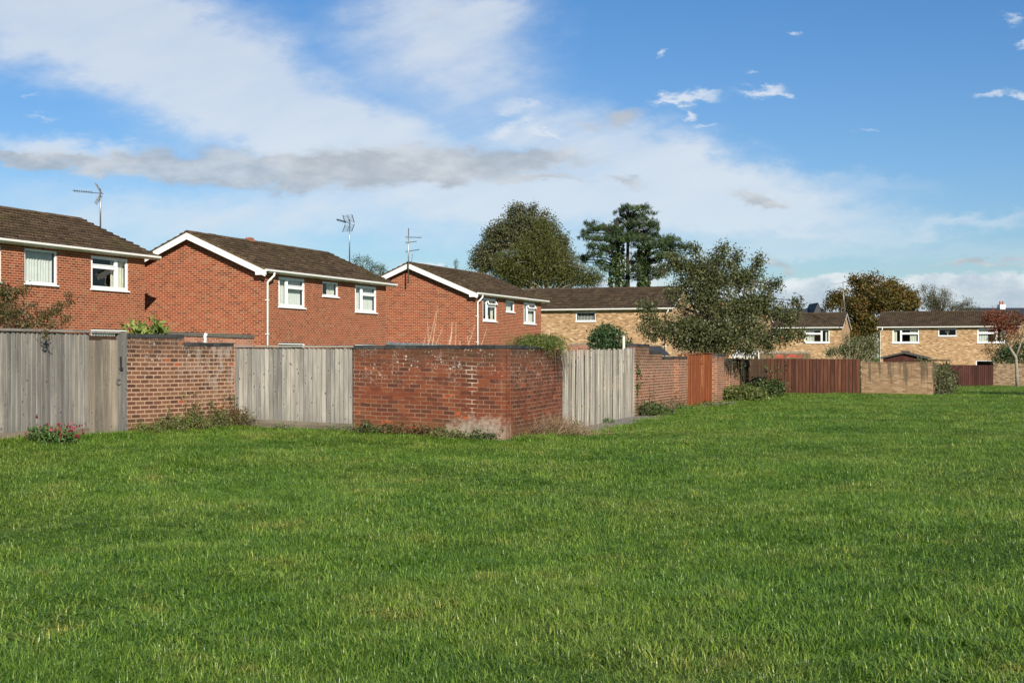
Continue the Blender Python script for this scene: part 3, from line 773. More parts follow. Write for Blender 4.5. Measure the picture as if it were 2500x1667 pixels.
def fence(name, label, p0, p1, zt0, zt1, mat, bw=.105, gravel=.0, cap=.0, posts=(), post_mat=None, side=1, wob=.004, gap=.0, base_up=.03, rough_top=.006, cat="fence", feather=True, relief=.040, double=False):
    t = empty(name, (p0.x, p0.y, gz(*p0))); tag(t, label, cat)
    d_ = (p1 - p0); L = d_.length; d_ = d_ / L; n_ = Vector((-d_.y, d_.x)) * side
    inv_ = t.matrix_basis.inverted()
    k = int(L / bw); mb = MB()
    lean = 0
    for i in range(k):
        s0, s1 = L * i / k + gap, L * (i + 1) / k + (-.022 if double else .012 + relief * 1.1)
        a, b2 = p0 + d_ * s0, p0 + d_ * s1
        zb0 = gz(a.x, a.y) + base_up + gravel; zt = zt0 + (zt1 - zt0) * (i / k) + random.uniform(-1, 1) * rough_top
        f0, f1 = (0.0, relief) if feather else (0, 0)
        f0 += random.uniform(-1, 1) * wob; f1 += random.uniform(-1, 1) * wob
        lt = random.uniform(-1, 1) * wob
        th = .018
        A0, A1 = a + n_ * f0, b2 + n_ * f1; B0, B1 = a + n_ * (f0 + th), b2 + n_ * (f1 + th * .7)
        sh = n_ * lt
        c8 = [(A0.x, A0.y, zb0), (A1.x, A1.y, zb0), (B1.x, B1.y, zb0), (B0.x, B0.y, zb0)]
        c8 += [(p[0] + sh.x, p[1] + sh.y, zt) for p in c8]
        if double:
            g0, g1 = a - d_ * .035, a + d_ * .035; o_a, o_b = n_ * .028, n_ * .045
            q8 = [(p[0], p[1], zb0) for p in (g0 + o_a, g1 + o_a, g1 + o_b, g0 + o_b)]; mb.hexa(q8 + [(p[0], p[1], zt - .01) for p in q8], .15)
        w_ = s1 - s0; hh = zt - zb0; uo = i * 1.37
        uvs = [[(0, 0)] * 4, [(0, 0)] * 4, [(uo, 0), (uo + w_, 0), (uo + w_, hh), (uo, hh)], [(uo, 0), (uo + .02, 0), (uo + .02, hh), (uo, hh)], [(uo, 0), (uo + w_, 0), (uo + w_, hh), (uo, hh)], [(uo, 0), (uo + .02, 0), (uo + .02, hh), (uo, hh)]]
        mb.hexa(c8, None, uvs)
    mb.v = [tuple(inv_ @ Vector(p)) for p in mb.v]; mb.build("board_panel", mat, t)
    def bar(s0, s1, za0, za1, h, o0, o1, nm, mt):
        m_ = MB(); a, b2 = p0 + d_ * s0, p0 + d_ * s1
        c4 = [a + n_ * o0, b2 + n_ * o0, b2 + n_ * o1, a + n_ * o1]; z4 = [za0, za1, za1, za0]
        ln = s1 - s0
        m_.hexa([(p.x, p.y, z) for p, z in zip(c4, z4)] + [(p.x, p.y, z + h) for p, z in zip(c4, z4)], None,
                [[(0, 0)] * 4, [(0, 0), (0, ln), (.1, ln), (.1, 0)], [(0, 0), (0, ln), (h, ln), (h, 0)], [(0, 0)] * 4, [(0, 0), (0, ln), (h, ln), (h, 0)], [(0, 0)] * 4])
        m_.v = [tuple(inv_ @ Vector(p)) for p in m_.v]; m_.build(nm, mt, t)
    if gravel: bar(-.02, L + .02, gz(*p0) - .05, gz(*p1) - .05, gravel + .085 + base_up - .004, -.012, .016, "gravel_board", M['gravel_wood'])
    if cap: bar(-.02, L + .02, zt0 + .012, zt1 + .012, cap, -.03, .05, "cap_rail", post_mat or mat)
    bar(0, L, zt0 - .35, zt1 - .35, .07, .032, .09, "rail", post_mat or mat); bar(0, L, gz(*p0) + .3, gz(*p1) + .3, .07, .032, .09, "rail", post_mat or mat)
    for (s_, o0, hgt) in posts:
        m_ = MB(); c_ = p0 + d_ * s_; z0 = gz(c_.x, c_.y) - .2; z1 = zt0 + (zt1 - zt0) * s_ / L + hgt
        c4 = [c_ + d_ * -.05 + n_ * o0, c_ + d_ * .05 + n_ * o0, c_ + d_ * .05 + n_ * (o0 + .1), c_ + d_ * -.05 + n_ * (o0 + .1)]
        m_.hexa([(p.x, p.y, z0) for p in c4] + [(p.x, p.y, z1) for p in c4], None, [[(0, 0)] * 4, [(0, 0)] * 4] + [[(0, 0), (.1, 0), (.1, z1 - z0), (0, z1 - z0)]] * 4)
        m_.v = [tuple(inv_ @ Vector(p)) for p in m_.v]; m_.build("post", post_mat or mat, t)
    return t

gate0 = LW0 - q * .93
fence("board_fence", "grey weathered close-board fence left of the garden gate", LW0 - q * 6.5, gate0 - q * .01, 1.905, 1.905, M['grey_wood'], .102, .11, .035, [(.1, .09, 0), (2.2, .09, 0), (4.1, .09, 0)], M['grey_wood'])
# garden gate
t = empty("garden_gate", (gate0.x, gate0.y, gz(*gate0))); tag(t, "weathered wooden garden gate with black latch and ring handle, beside the brown brick wall", "gate")
mb = MB(); nL = Vector((-q.y, q.x))
def gbox(mb, s0, s1, o0, o1, z0, z1, uo=None):
    a, b2 = gate0 + q * s0, gate0 + q * s1
    c4 = [a + nL * o0, b2 + nL * o0, b2 + nL * o1, a + nL * o1]; uo = random.random() * 9 if uo is None else uo
    w_ = s1 - s0; hh = z1 - z0
    mb.hexa([(p.x, p.y, z0) for p in c4] + [(p.x, p.y, z1) for p in c4], None, [[(0, 0)] * 4, [(0, 0)] * 4] + [[(uo, 0), (uo + w_, 0), (uo + w_, hh), (uo, hh)]] * 4)
zg0 = gz(*gate0) + .03
for i, (s0, s1) in enumerate(((.0, .155), (.158, .33), (.333, .50), (.503, .70))): gbox(mb, s0 + .01, s1 + .008, .012, .034, zg0 + random.uniform(0, .015), 1.80 + random.uniform(-.01, .01))
finish(mb, "plank_panel", M['gate_wood'], t)
mb = MB(); gbox(mb, .01, .70, .036, .08, 1.72, 1.87); finish(mb, "rail", M['dark_wood'], t)
mb = MB(); gbox(mb, .715, .92, -.005, .075, gz(*LW0) - .1, 1.935); finish(mb, "post", M['pale_wood'], t)
mb = MB(); gbox(mb, -.01, .74, -.02, .06, 1.915, 1.95); finish(mb, "cap_rail", M['grey_wood'], t)
mb = MB(); gbox(mb, .735, .775, -.025, -.007, 1.32, 1.52); gbox(mb, .725, .785, -.04, -.007, 1.29, 1.335); finish(mb, "latch", M['dark_metal'], t)
mb = MB(); cc_ = gate0 + q * .70 - nL * .02
mb.tube([(cc_.x + q.x * .045 * math.cos(k), cc_.y + q.y * .045 * math.cos(k), 1.09 + .045 * math.sin(k)) for k in np.linspace(0, 6.283, 18)], .007, seg=5)
finish(mb, "ring_handle", M['metal'], t)
tf = fence("board_fence", "wide pale close-board fence between the brown wall and the weathered corner wall", A_ + (B_ - A_).normalized() * .02, B_, 1.685, 1.675, M['pale_wood'], .094, .13, .032, [(.05, .03, -.02), (1.3, .09, -.02), (2.4, .09, -.02)], M['pale_wood'])
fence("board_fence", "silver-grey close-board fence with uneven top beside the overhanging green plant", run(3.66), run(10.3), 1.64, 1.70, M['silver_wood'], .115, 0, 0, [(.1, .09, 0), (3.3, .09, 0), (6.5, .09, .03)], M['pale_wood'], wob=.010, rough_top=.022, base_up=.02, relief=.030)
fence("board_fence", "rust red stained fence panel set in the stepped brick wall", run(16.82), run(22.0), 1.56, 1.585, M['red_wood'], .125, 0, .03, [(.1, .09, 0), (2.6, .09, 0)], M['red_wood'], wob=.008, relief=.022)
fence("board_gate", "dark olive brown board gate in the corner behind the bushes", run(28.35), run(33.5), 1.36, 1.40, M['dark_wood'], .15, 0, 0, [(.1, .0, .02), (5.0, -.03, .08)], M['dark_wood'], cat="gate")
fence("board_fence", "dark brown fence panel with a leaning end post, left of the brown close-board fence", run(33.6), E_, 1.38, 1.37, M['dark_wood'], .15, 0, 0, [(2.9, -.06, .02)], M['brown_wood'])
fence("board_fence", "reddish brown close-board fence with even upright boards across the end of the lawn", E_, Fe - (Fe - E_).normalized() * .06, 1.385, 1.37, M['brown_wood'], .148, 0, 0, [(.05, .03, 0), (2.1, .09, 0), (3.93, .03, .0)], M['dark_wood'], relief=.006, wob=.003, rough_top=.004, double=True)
fb0 = P(2303, 866, 95).to_2d(); fb1 = fb0 - v2 * 3.35
fence("board_fence", "plum brown far fence on the right, below the house with three white windows", fb0, fb1, .83, .81, M['plum_wood'], .13, 0, 0, [(.0, -.05, .1), (3.2, .05, .02)], M['dark_wood'])
fence("board_fence", "narrow dark fence panel behind the ivy at the far right", fb0 + v2 * 1.4 + u2 * .6, fb0 + u2 * .3, .84, .83, M['dark_wood'], .13, 0, 0, [(.05, .05, .02)], M['dark_wood'])
t = empty("garden_wall", (fb1.x, fb1.y, gz(*fb1))); tag(t, "far buff brick wall behind the red-leaved tree", "garden wall")
mb = MB(); wall_run(mb, fb1 - v2 * .03, fb1 - v2 * 9, .87); finish(mb, "brickwork", M['far_wall_brick'], t)
mb = MB(); coping_run(mb, fb1 - v2 * .03, fb1 - v2 * 9, .87, h=.05); finish(mb, "coping", M['far_wall_brick'], t)

# ------------------------------------------------------------------ houses
def rect_wall(mb, a0, a1, z0, z1, holes, f):
    """wall sheet with openings: f(a,z)->(x,y,z); holes (a0,a1,z0,z1)"""
    ac = sorted({a0, a1, *[h[0] for h in holes], *[h[1] for h in holes]}); zc = sorted({z0, z1, *[h[2] for h in holes], *[h[3] for h in holes]})
    for i in range(len(ac) - 1):
        for j in range(len(zc) - 1):
            am, zm = (ac[i] + ac[i + 1]) / 2, (zc[j] + zc[j + 1]) / 2
            if any(h[0] < am < h[1] and h[2] < zm < h[3] for h in holes): continue
            q4 = [(ac[i], zc[j]), (ac[i + 1], zc[j]), (ac[i + 1], zc[j + 1]), (ac[i], zc[j + 1])]
            mb.poly([f(*p) for p in q4], q4)

def house(name, label, origin, rz, L, D, E, rise, wins, brick, tiles, downpipes=(), group=None, moss_ridge=False, soffit=.09, verges=(.27, .26)):
    """local frame: x along the front, y inwards, front wall on y=0; E gutter-top height; wins (a0,a1,z0,z1,style)"""
    t = empty(name, origin, rz); tag(t, label, "house", group)
    zs = E - soffit - .03
    ov = .18; vo, vf = verges
    yr = D / 2; pitch = rise / (yr + ov)
    apex = E + rise
    holes = [(w[0], w[1], w[2], w[3]) for w in wins]
    mb = MB()
    rect_wall(mb, 0, L, -.3, zs, holes, lambda a, z: (a, 0, z))
    rv = .09
    for (a0, a1, z0, z1) in holes:
        mb.poly([(a0, 0, z0), (a0, rv, z0), (a0, rv, z1), (a0, 0, z1)]); mb.poly([(a1, rv, z0), (a1, 0, z0), (a1, 0, z1), (a1, rv, z1)])
        mb.poly([(a0, 0, z1), (a0, rv, z1), (a1, rv, z1), (a1, 0, z1)]); mb.poly([(a0, rv, z0), (a0, 0, z0), (a1, 0, z0), (a1, rv, z0)])
    mb.poly([(L, D, -.3), (0, D, -.3), (0, D, zs), (L, D, zs)])
    za = E - .06 + pitch * ov * 0 + (yr) * pitch
    for x, fl in ((0, 1), (L, 0)):
        pts = [(x, D, -.3), (x, 0, -.3), (x, 0, zs), (x, yr, zs + yr * pitch + .02), (x, D, zs)]
        uv = [(D + 50 * fl, -.3), (50 * fl, -.3), (50 * fl, zs), (yr + 50 * fl, zs + yr * pitch + .02), (D + 50 * fl, zs)]
        mb.poly(pts if fl else pts[::-1], uv if fl else uv[::-1])
    mb.build("wall", brick, t)
    # dim rooms behind the upper windows
    mb = MB()
    for (a, b2) in ((0.02, L - .02),):
        mb.poly([(a, .12, 2.62), (b2, .12, 2.62), (b2, D - .1, 2.62), (a, D - .1, 2.62)])
        mb.poly([(a, D * .6, 2.62), (b2, D * .6, 2.62), (b2, D * .6, zs), (a, D * .6, zs)])
        mb.poly([(a, .0, zs - .005), (b2, .0, zs - .005), (b2, D - .1, zs - .005), (a, D - .1, zs - .005)])
    mb.build("room", M['room'], t)
    # tiled roof: overlapping courses with rolled profile
    mb = MB(); x0, x1 = -vo, L + vo + vf
    slope_len = math.hypot(yr + ov + .05, (yr + ov + .05) * pitch); nc = round(slope_len / .30); cl = slope_len / nc
    cs, sn = math.cos(math.atan(pitch)), math.sin(math.atan(pitch))
    ncol = int((x1 - x0) / .30); tw = (x1 - x0) / ncol
    prof = [(0, .0), (.16, .020), (.34, .024), (.5, .004), (.62, .020), (.84, .024)]
    for sgn in (1, -1):
        def pt(x, r_, h):
            y = -ov - .05 + r_ * cs - h * sn; z = E - .01 + (r_ * sn) + h * cs - .05 * pitch
            return (x, y, z) if sgn == 1 else (x, D - y, z)
        for c_ in range(nc):
            r0, r1 = c_ * cl, (c_ + 1) * cl + .02
            for j in range(ncol):
                dh = random.gauss(0, .007); rdm = random.random(); dr = random.gauss(0, .012)
                dx_ = 0
                xa = x0 + j * tw
                pr = prof + [(1.0, .0)]
                for k in range(len(pr) - 1):
                    (pa, ha), (pb, hb) = pr[k], pr[k + 1]
                    A0 = pt(xa + pa * tw, r0 + dr,   .046 + ha * 1.4 + dh); A1 = pt(xa + pb * tw, r0 + dr, .046 + hb * 1.4 + dh)
                    B1 = pt(xa + pb * tw, r1, .004 + hb); B0 = pt(xa + pa * tw, r1, .004 + ha)
                    D0 = pt(xa + pa * tw, r0 + dr, .002); D1 = pt(xa + pb * tw, r0 + dr, .002)
                    if sgn == 1: mb.poly([A0, A1, B1, B0], None, rdm); mb.poly([D0, D1, A1, A0], None, rdm * .6)
                    else: mb.poly([A1, A0, B0, B1], None, rdm); mb.poly([D1, D0, A0, A1], None, rdm * .6)
        # underside and verge edges
        a_, b_, c_, d_ = pt(x0, 0, 0), pt(x1, 0, 0), pt(x1, slope_len, 0), pt(x0, slope_len, 0)
        mb.poly([a_, d_, c_, b_])
        for xx in (x0, x1):
            mb.poly([pt(xx, 0, -.03), pt(xx, slope_len, -.03), pt(xx, slope_len, .035), pt(xx, 0, .035)])
    rf = mb.build("roof", tiles, t)
    # ridge tiles
    mb = MB(); nr = int((x1 - x0) / .45)
    zr = E - .01 + slope_len * sn - .05 * pitch
    for i in range(nr):
        xa, xb = x0 + (x1 - x0) * i / nr, x0 + (x1 - x0) * (i + 1) / nr - .008
        hz = random.gauss(0, .004); rd = random.random()
        arc = [(-.13, -.035), (-.085, .035), (0, .062), (.085, .035), (.13, -.035)]
        for k in range(4):
            (ya, ha), (yb, hb) = arc[k], arc[k + 1]
            mb.poly([(xa, yr + ya, zr + ha + hz), (xb, yr + ya, zr + ha + hz), (xb, yr + yb, zr + hb + hz), (xa, yr + yb, zr + hb + hz)], None, rd)
        mb.poly([(xa, yr + p[0], zr + p[1] + hz) for p in arc[::-1]], None, rd); mb.poly([(xb, yr + p[0], zr + p[1] + hz) for p in arc], None, rd)
    ridge = mb.build("ridge", tiles, rf)
    # bargeboards on both gables with boxed ends
    for xx, sg in ((-vo, -1), (L + vo + vf, 1)):
        mb = MB(); xo, xi = (xx - .004, xx + .026) if sg < 0 else (xx - .026, xx + .004)
        def yz(r_, h): return (-ov - .05 + r_ * cs - h * sn, E - .01 + r_ * sn + h * cs - .05 * pitch)
        top0, top1 = yz(.03, -.032), yz(slope_len, -.032)
        bh = .215 if sg < 0 else .10
        for mir in (0, 1):
            def pm(x, y, z): return (x, D - y, z) if mir else (x, y, z)
            c4 = [(top0[0], top0[1] - bh), (top1[0], top1[1] - bh / cs), (top1[0], top1[1]), (top0[0], top0[1])]
            mb.hexa([pm(xo, *c4[0]), pm(xi, *c4[0]), pm(xi, *c4[1]), pm(xo, *c4[1]), pm(xo, *c4[3]), pm(xi, *c4[3]), pm(xi, *c4[2]), pm(xo, *c4[2])])
            # boxed eaves end
            yb = [(-ov - .05, E - .205), (.20, E - .205), (.20, top0[1] + .40 * pitch - .10), (-ov - .05, top0[1] - .05)]
            xq0, xq1 = (xo - .003, xi + .003)
            if sg < 0: mb.hexa([pm(xq0, *yb[0]), pm(xq1, *yb[0]), pm(xq1, *yb[1]), pm(xq0, *yb[1]), pm(xq0, *yb[3]), pm(xq1, *yb[3]), pm(xq1, *yb[2]), pm(xq0, *yb[2])])
        mb.build("bargeboard", M['white'], t)
        mb = MB()                                         # sloping verge soffit
        for mir in (0, 1):
            def pm(x, y, z): return (x, D - y, z) if mir else (x, y, z)
            a_, b_ = yz(.35, -.06), yz(slope_len, -.06)
            xq0, xq1 = (-vo + .03, 0.0) if sg < 0 else (L, L + vo + vf - .03)
            mb.poly([pm(xq0, *a_), pm(xq1, *a_), pm(xq1, *b_), pm(xq0, *b_)])
        mb.build("verge_soffit", M['felt_edge'], t)
    for mir in (0, 1):
        def pm(p): return (p[0], D - p[1], p[2]) if mir else p
        mb = MB()
        mb.v = []; mb.box(0, L + vo + vf - .03, -ov + .005, -ov + .025, zs + .003, E - .03)
        mb.v = [pm(p) for p in mb.v]; mb.build("fascia", M['white'], t)
        mb = MB(); mb.poly([pm((0, -ov + .005, zs)), pm((0, .001, zs)), pm((L + vo + vf - .03, .001, zs)), pm((L + vo + vf - .03, -ov + .005, zs))]); mb.build("soffit", M['white'], t)
        # half-round gutter with clips
        mb = MB(); gy, gzz, gr_ = -ov - .062, E - .035, .056; gx0, gx1 = -vo - .02, L + vo + vf + .02
        arc = [(gy - gr_, gzz + .03)] + [(gy + gr_ * math.cos(k), gzz - .022 + gr_ * .55 * math.sin(k)) for k in np.linspace(math.pi, 2 * math.pi, 9)] + [(gy + gr_, gzz + .03)]
        for (ya, zaa), (yb, zbb) in zip(arc, arc[1:]):
            mb.poly([pm((gx0, ya, zaa)), pm((gx1, ya, zaa)), pm((gx1, yb, zbb)), pm((gx0, yb, zbb))])
        for gx in (gx0, gx1): mb.poly([pm((gx, y, z)) for y, z in arc])
        for k in np.arange(.4, L, 1.05):
            ar2 = [(gy - gr_ - .01, gzz + .034)] + [(gy + (gr_ + .010) * math.cos(q_), gzz - .022 + (gr_ + .014) * .55 * math.sin(q_)) for q_ in np.linspace(math.pi, 2 * math.pi, 7)]
            for (ya, zaa), (yb, zbb) in zip(ar2, ar2[1:]):
                mb.poly([pm((k, ya, zaa)), pm((k + .05, ya, zaa)), pm((k + .05, yb, zbb)), pm((k, yb, zbb))])
        mb.build("gutter", M['white'], t)
    for xd in downpipes:
        mb = MB(); r_ = .036
        mb.tube([(xd + .18, -ov - .06, E - .08), (xd + .18, -ov - .06, E - .20), (xd + .02, -.16, E - .36), (xd, -.075, E - .44), (xd, -.075, -.2)], r_, seg=10)
        for z in (3.6, 2.4, 1.2): mb.box(xd - .055, xd + .055, -.115, 0, z, z + .03)
        mb.build("downpipe", M['white'], t, True)
    for w in wins: window(t, *w)
    return t, (cs, sn, pitch, yr, ov, vo, zr)

def window(t, a0, a1, z0, z1, style):
    """styles: 'L' narrow left light + toplight right, 'R' mirrored, 'F' fixed, 'X..' extras after the letter: c curtains, n nets, d dark, b blind, o open vent, v vase"""
    kind, ex = style[0], style[1:]
    y0, y1 = .03, .085; fw = .062
    mb = MB()
    def bar(xa, xb, za, zb_, ya=y0, yb=y1): mb.box(xa, xb, ya, yb, za, zb_)
    bar(a0, a0 + fw, z0 + .03, z1); bar(a1 - fw, a1, z0 + .03, z1); bar(a0 + fw, a1 - fw, z1 - fw, z1); bar(a0 + fw, a1 - fw, z0 + .03, z0 + .03 + fw)
    W_ = a1 - a0; panes = []
    iz0, iz1 = z0 + .03 + fw, z1 - fw
    if kind in 'LR':
        split = a0 + W_ * (.32 if kind == 'L' else .68)
        bar(split - .035, split + .035, iz0, iz1)
        if kind == 'L': nar, wid = (a0 + fw, split - .035), (split + .035, a1 - fw)
        else: nar, wid = (split + .035, a1 - fw), (a0 + fw, split - .035)
        zt = iz0 + (iz1 - iz0) * .71
        bar(wid[0], wid[1], zt - .035, zt + .035)
        panes = [(nar[0], nar[1], iz0, iz1), (wid[0], wid[1], iz0, zt - .035)]
        if 'o' not in ex: panes.append((wid[0], wid[1], zt + .035, iz1))
    else: panes = [(a0 + fw, a1 - fw, iz0, iz1)]
    fr = mb.build("window", M['upvc'], t)
    mb = MB()
    for (xa, xb, za, zb_) in panes:                       # slim inner sashes
        s_ = .035
        if kind in 'LR':
            mb.box(xa, xa + s_, .018, .075, za, zb_); mb.box(xb - s_, xb, .018, .075, za, zb_); mb.box(xa + s_, xb - s_, .018, .075, za, za + s_); mb.box(xa + s_, xb - s_, .018, .075, zb_ - s_, zb_)
    if mb.v: mb.build("sash", M['upvc'], fr)
    mb = MB()
    for (xa, xb, za, zb_) in panes: mb.poly([(xa, .055, za), (xb, .055, za), (xb, .055, zb_), (xa, .055, zb_)])
    mb.build("pane", M['glass'], fr)
    if 'o' in ex and kind in 'LR':                        # top-hung vent pushed open
        mb = MB(); an = R(28); xa, xb = wid; h_ = iz1 - zt - .03
        def rp(x, dz_, th): return (x, .02 - math.sin(an) * dz_ - th * math.cos(an), iz1 - math.cos(an) * dz_ + th * math.sin(an))
        def rb(xa_, xb_, d0, d1):
            mb.hexa([rp(xa_, d1, 0), rp(xb_, d1, 0), rp(xb_, d1, -.045), rp(xa_, d1, -.045), rp(xa_, d0, 0), rp(xb_, d0, 0), rp(xb_, d0, -.045), rp(xa_, d0, -.045)])
        rb(xa, xb, 0, .05); rb(xa, xb, h_ - .05, h_); rb(xa, xa + .05, .05, h_ - .05); rb(xb - .05, xb, .05, h_ - .05)
        mb.build("open_vent", M['upvc'], fr)
    mb = MB(); mb.box(a0 - .03, a1 + .03, -.055, .10, z0 - .02, z0 + .028); mb.build("sill", M['upvc'], fr)
    def drape(xa, xb, mat, amp=.02, per=.13, y=.19, za=None, zb_=None):
        mb = MB(); n = max(6, int((xb - xa) / .018)); za_ = z0 + .03 if za is None else za; zz = z1 if zb_ is None else zb_
        ph = random.random() * 6
        pts = [(xa + (xb - xa) * i / n, y + amp * math.sin(i * (xb - xa) / n / per * 6.283 + ph + .8 * math.sin(i * .21 + ph))) for i in range(n + 1)]
        for (p, q_) in zip(pts, pts[1:]): mb.poly([(p[0], p[1], za_), (q_[0], q_[1], za_), (q_[0], q_[1], zz), (p[0], p[1], zz)], None, 0.5)
        mb.build("curtain", mat, fr, True)
    if 'n' in ex: drape(a0 + .03, a1 - .03, M['curtain'])
    if 'c' in ex:
        drape(a0 + .02, a0 + W_ * (.16 if kind != 'R' else .34), M['cream_curtain']); drape(a1 - W_ * .18, a1 - .02, M['cream_curtain'])
    if 'r' in ex: drape(a1 - W_ * .36, a1 - .02, M['cream_curtain'])
    if 'l' in ex: drape(a0 + .02, a0 + W_ * .38, M['curtain'])
    if 'h' in ex: drape(a0 + W_ * .5, a1 - .03, M['cream_curtain'], .012)
    if 'b' in ex:
        mb = MB(); n = 12
        for i in range(n):
            xc = a0 + .08 + (W_ - .16) * (i + .5) / n
            mb.poly([(xc - .016, .17, z0 + .06), (xc + .016, .23, z0 + .06), (xc + .016, .23, z1), (xc - .016, .17, z1)])
        mb.build("blind", M['blind'], fr)
    if 'v' in ex:
        mb = MB(); xc = (a0 + a1) / 2
        mb.tube([(xc, .17, z0 + .05), (xc, .17, z0 + .16), (xc, .17, z0 + .22)], .045, .03, 8)
        for k in range(14):
            an = random.uniform(0, 6.28); sp = random.uniform(.05, .22); h_ = random.uniform(.12, .34)
            e_ = (xc + math.cos(an) * sp, .17 + math.sin(an) * sp * .3, z0 + .22 + h_)
            mb.tube([(xc, .17, z0 + .22), e_], .004, seg=4); mb.tube([e_, (e_[0], e_[1], e_[2] + .05)], .022, .008, 5)
        mb.build("vase", M['blind'], fr)
    if 'p' in ex:
        mb = MB(); xc = a0 + W_ * .58
        mb.tube([(xc, .17, z0 + .05), (xc, .17, z0 + .13), (xc, .17, z0 + .25), (xc, .17, z0 + .33)], .07, .03, 8); mb.build("ornament", M['ornament'], fr)

GRZ = math.atan2(u2.y, u2.x)          # terrace: local x along u
FRZ = math.atan2(-v2.y, -v2.x)        # cross rows: local x along -v
def uv_pt(uu, vv_): return u2 * uu + v2 * vv_
def std_wins(L, mid='d', left='Ln', right='Ln', mid_tall=False, ml=.4325, mr=.564):
    E = 4.7
    return [(L * .0996, L * .2955, E - 1.30, E - .19, left), (L * ml, L * mr, E - (1.28 if mid_tall else .78), E - .19, 'F' + mid), (L * .71, L * .908, E - 1.30, E - .19, right)]
def gf_wins(L): return [(L * .0996, L * .2955, .5, 2.12, 'Fn'), (L * .71, L * .908, .5, 2.12, 'Fn')]

H = {}
L = 9.9; pz = uv_pt(28.46, 27.73)
w = std_wins(L, 'n', 'Ln', 'Rrd', True, .395, .545)
H['h1'] = house("brick_house", "red brick house at the left edge, with a tall curtained window above the grey fence", (pz.x, pz.y, .28), GRZ, L, 6.2, 4.7, 1.42, w + gf_wins(L), M['red_brick'], M['tiles'])
L = 9.88; pz = uv_pt(40.76, 24.43)
w = std_wins(L, 'h', 'Ln', 'Ln')
H['h2'] = house("brick_house", "red brick house with a broad white-edged gable behind the pale fence", (pz.x, pz.y, -.13), GRZ, L, 6.1, 4.7, 1.42, w + gf_wins(L), M['red_brick'], M['tiles'], [.10])
L = 9.3; pz = uv_pt(56.63, 22.75)
w = std_wins(L, 'n', 'Loczp', 'Lon')
H['h3'] = house("brick_house", "red brick house with open top vents and an aerial on its gable", (pz.x, pz.y, -.28), GRZ, L, 6.6, 4.7, 1.46, w + gf_wins(L), M['red_brick'], M['tiles'], [.10])
L = 10.3
o4 = Vector((9.45, 78.0)) + v2 * L
H['h4'] = house("brick_house", "long buff brick house with one vertical-blind window, behind the round bush and apple tree", (o4.x, o4.y, -.37), FRZ, L, 6.4, 4.7, 1.40, [(4.35, 5.62, 3.92, 4.51, 'Fb')], M['buff_brick'], M['tiles_dark'], [L - .35], verges=(.12, .0))
o5 = Vector((16.84, 91.0)) + v2 * L
w = std_wins(L, 'd', 'Lc', 'Rc')
H['h5'] = house("brick_house", "buff brick house mostly hidden behind the apple tree", (o5.x, o5.y, -.72), FRZ, L, 6.4, 4.7, 1.35, w, M['buff_brick'], M['tiles_dark'], verges=(.12, .0))
o6 = P(2055, 866, 107).to_2d() + v2 * L
w = std_wins(L, 'd', 'Lc', 'Rcl')
H['h6'] = house("brick_house", "buff brick house between the apple tree and the orange autumn tree", (o6.x, o6.y, -.90), FRZ, L, 6.2, 4.7, 1.25, w + gf_wins(L), M['buff_brick'], M['tiles_dark'], verges=(.12, .0))
o7 = P(2146, 866, 104).to_2d()
w = std_wins(L, 'v', 'Lcr', 'Rcl')
H['h7'] = house("brick_house", "buff brick house with three white windows, behind the brown shed at the right", (o7.x, o7.y, -.95), FRZ, L, 6.2, 4.7, 1.25, w + [(L * .70, L * .83, .1, 2.08, 'Fd')], M['buff_brick'], M['tiles_dark'], [.10], verges=(.12, .0))

# terracotta ridge vent on the middle house
t2, (cs, sn, pitch, yr, ov, vo, zr) = H['h2']
mb = MB(); xv = 4.0
mb.hexa([(xv - .22, yr - .14, zr - .02), (xv + .22, yr - .14, zr - .02), (xv + .22, yr + .14, zr - .02), (xv - .22, yr + .14, zr - .02), (xv - .15, yr - .08, zr + .14), (xv + .15, yr - .08, zr + .14), (xv + .15, yr + .08, zr + .14), (xv - .15, yr + .08, zr + .14)])
mb.build("ridge_vent", M['terracotta'], t2)

# air bricks on the third gable
t3_ = H['h3'][0]
for b_ in (2.05, 3.98):
    mb = MB(); mb.box(-.012, -.001, b_ - .12, b_ + .12, 4.62, 4.86); mb.build("air_brick", M['terracotta'], t3_)
# low stores against the gables
def store(hkey, b0, b1, z0, z1, out, capmat, label):
    t, _ = H[hkey]; mw = t.matrix_basis
    o_ = mw @ Vector((0, b0, -.2)); e = empty("brick_store", o_, GRZ); tag(e, label, "outbuilding")
    n = b1 - b0
    mb = MB(); c8 = [(-out, 0, 0), (-.01, 0, 0), (-.01, n, 0), (-out, n, 0), (-out, 0, z0 + .1), (-.01, 0, z0 + .1), (-.01, n, z1 + .1), (-out, n, z1 + .1)]
    mb.hexa(c8); mb.build("wall", M['store_brick'], e)
    mb = MB(); o2 = out + .04
    mb.hexa([(-o2, -.03, z0 + .103), (-.01, -.03, z0 + .103), (-.01, n, z1 + .103), (-o2, n, z1 + .103), (-o2, -.03, z0 + .235), (-.01, -.03, z0 + .235), (-.01, n, z1 + .235), (-o2, n, z1 + .235)])
    mb.build("roof_edge", capmat, e)
    return e
store('h2', .42, 4.4, 2.36, 2.50, .55, M['felt_edge'], "low brick store with a dark felt edge against the middle house gable")
e = store('h3', .55, 4.6, 2.22, 2.42, .5, M['lead'], "low brick store with a grey lead edge against the third house gable")

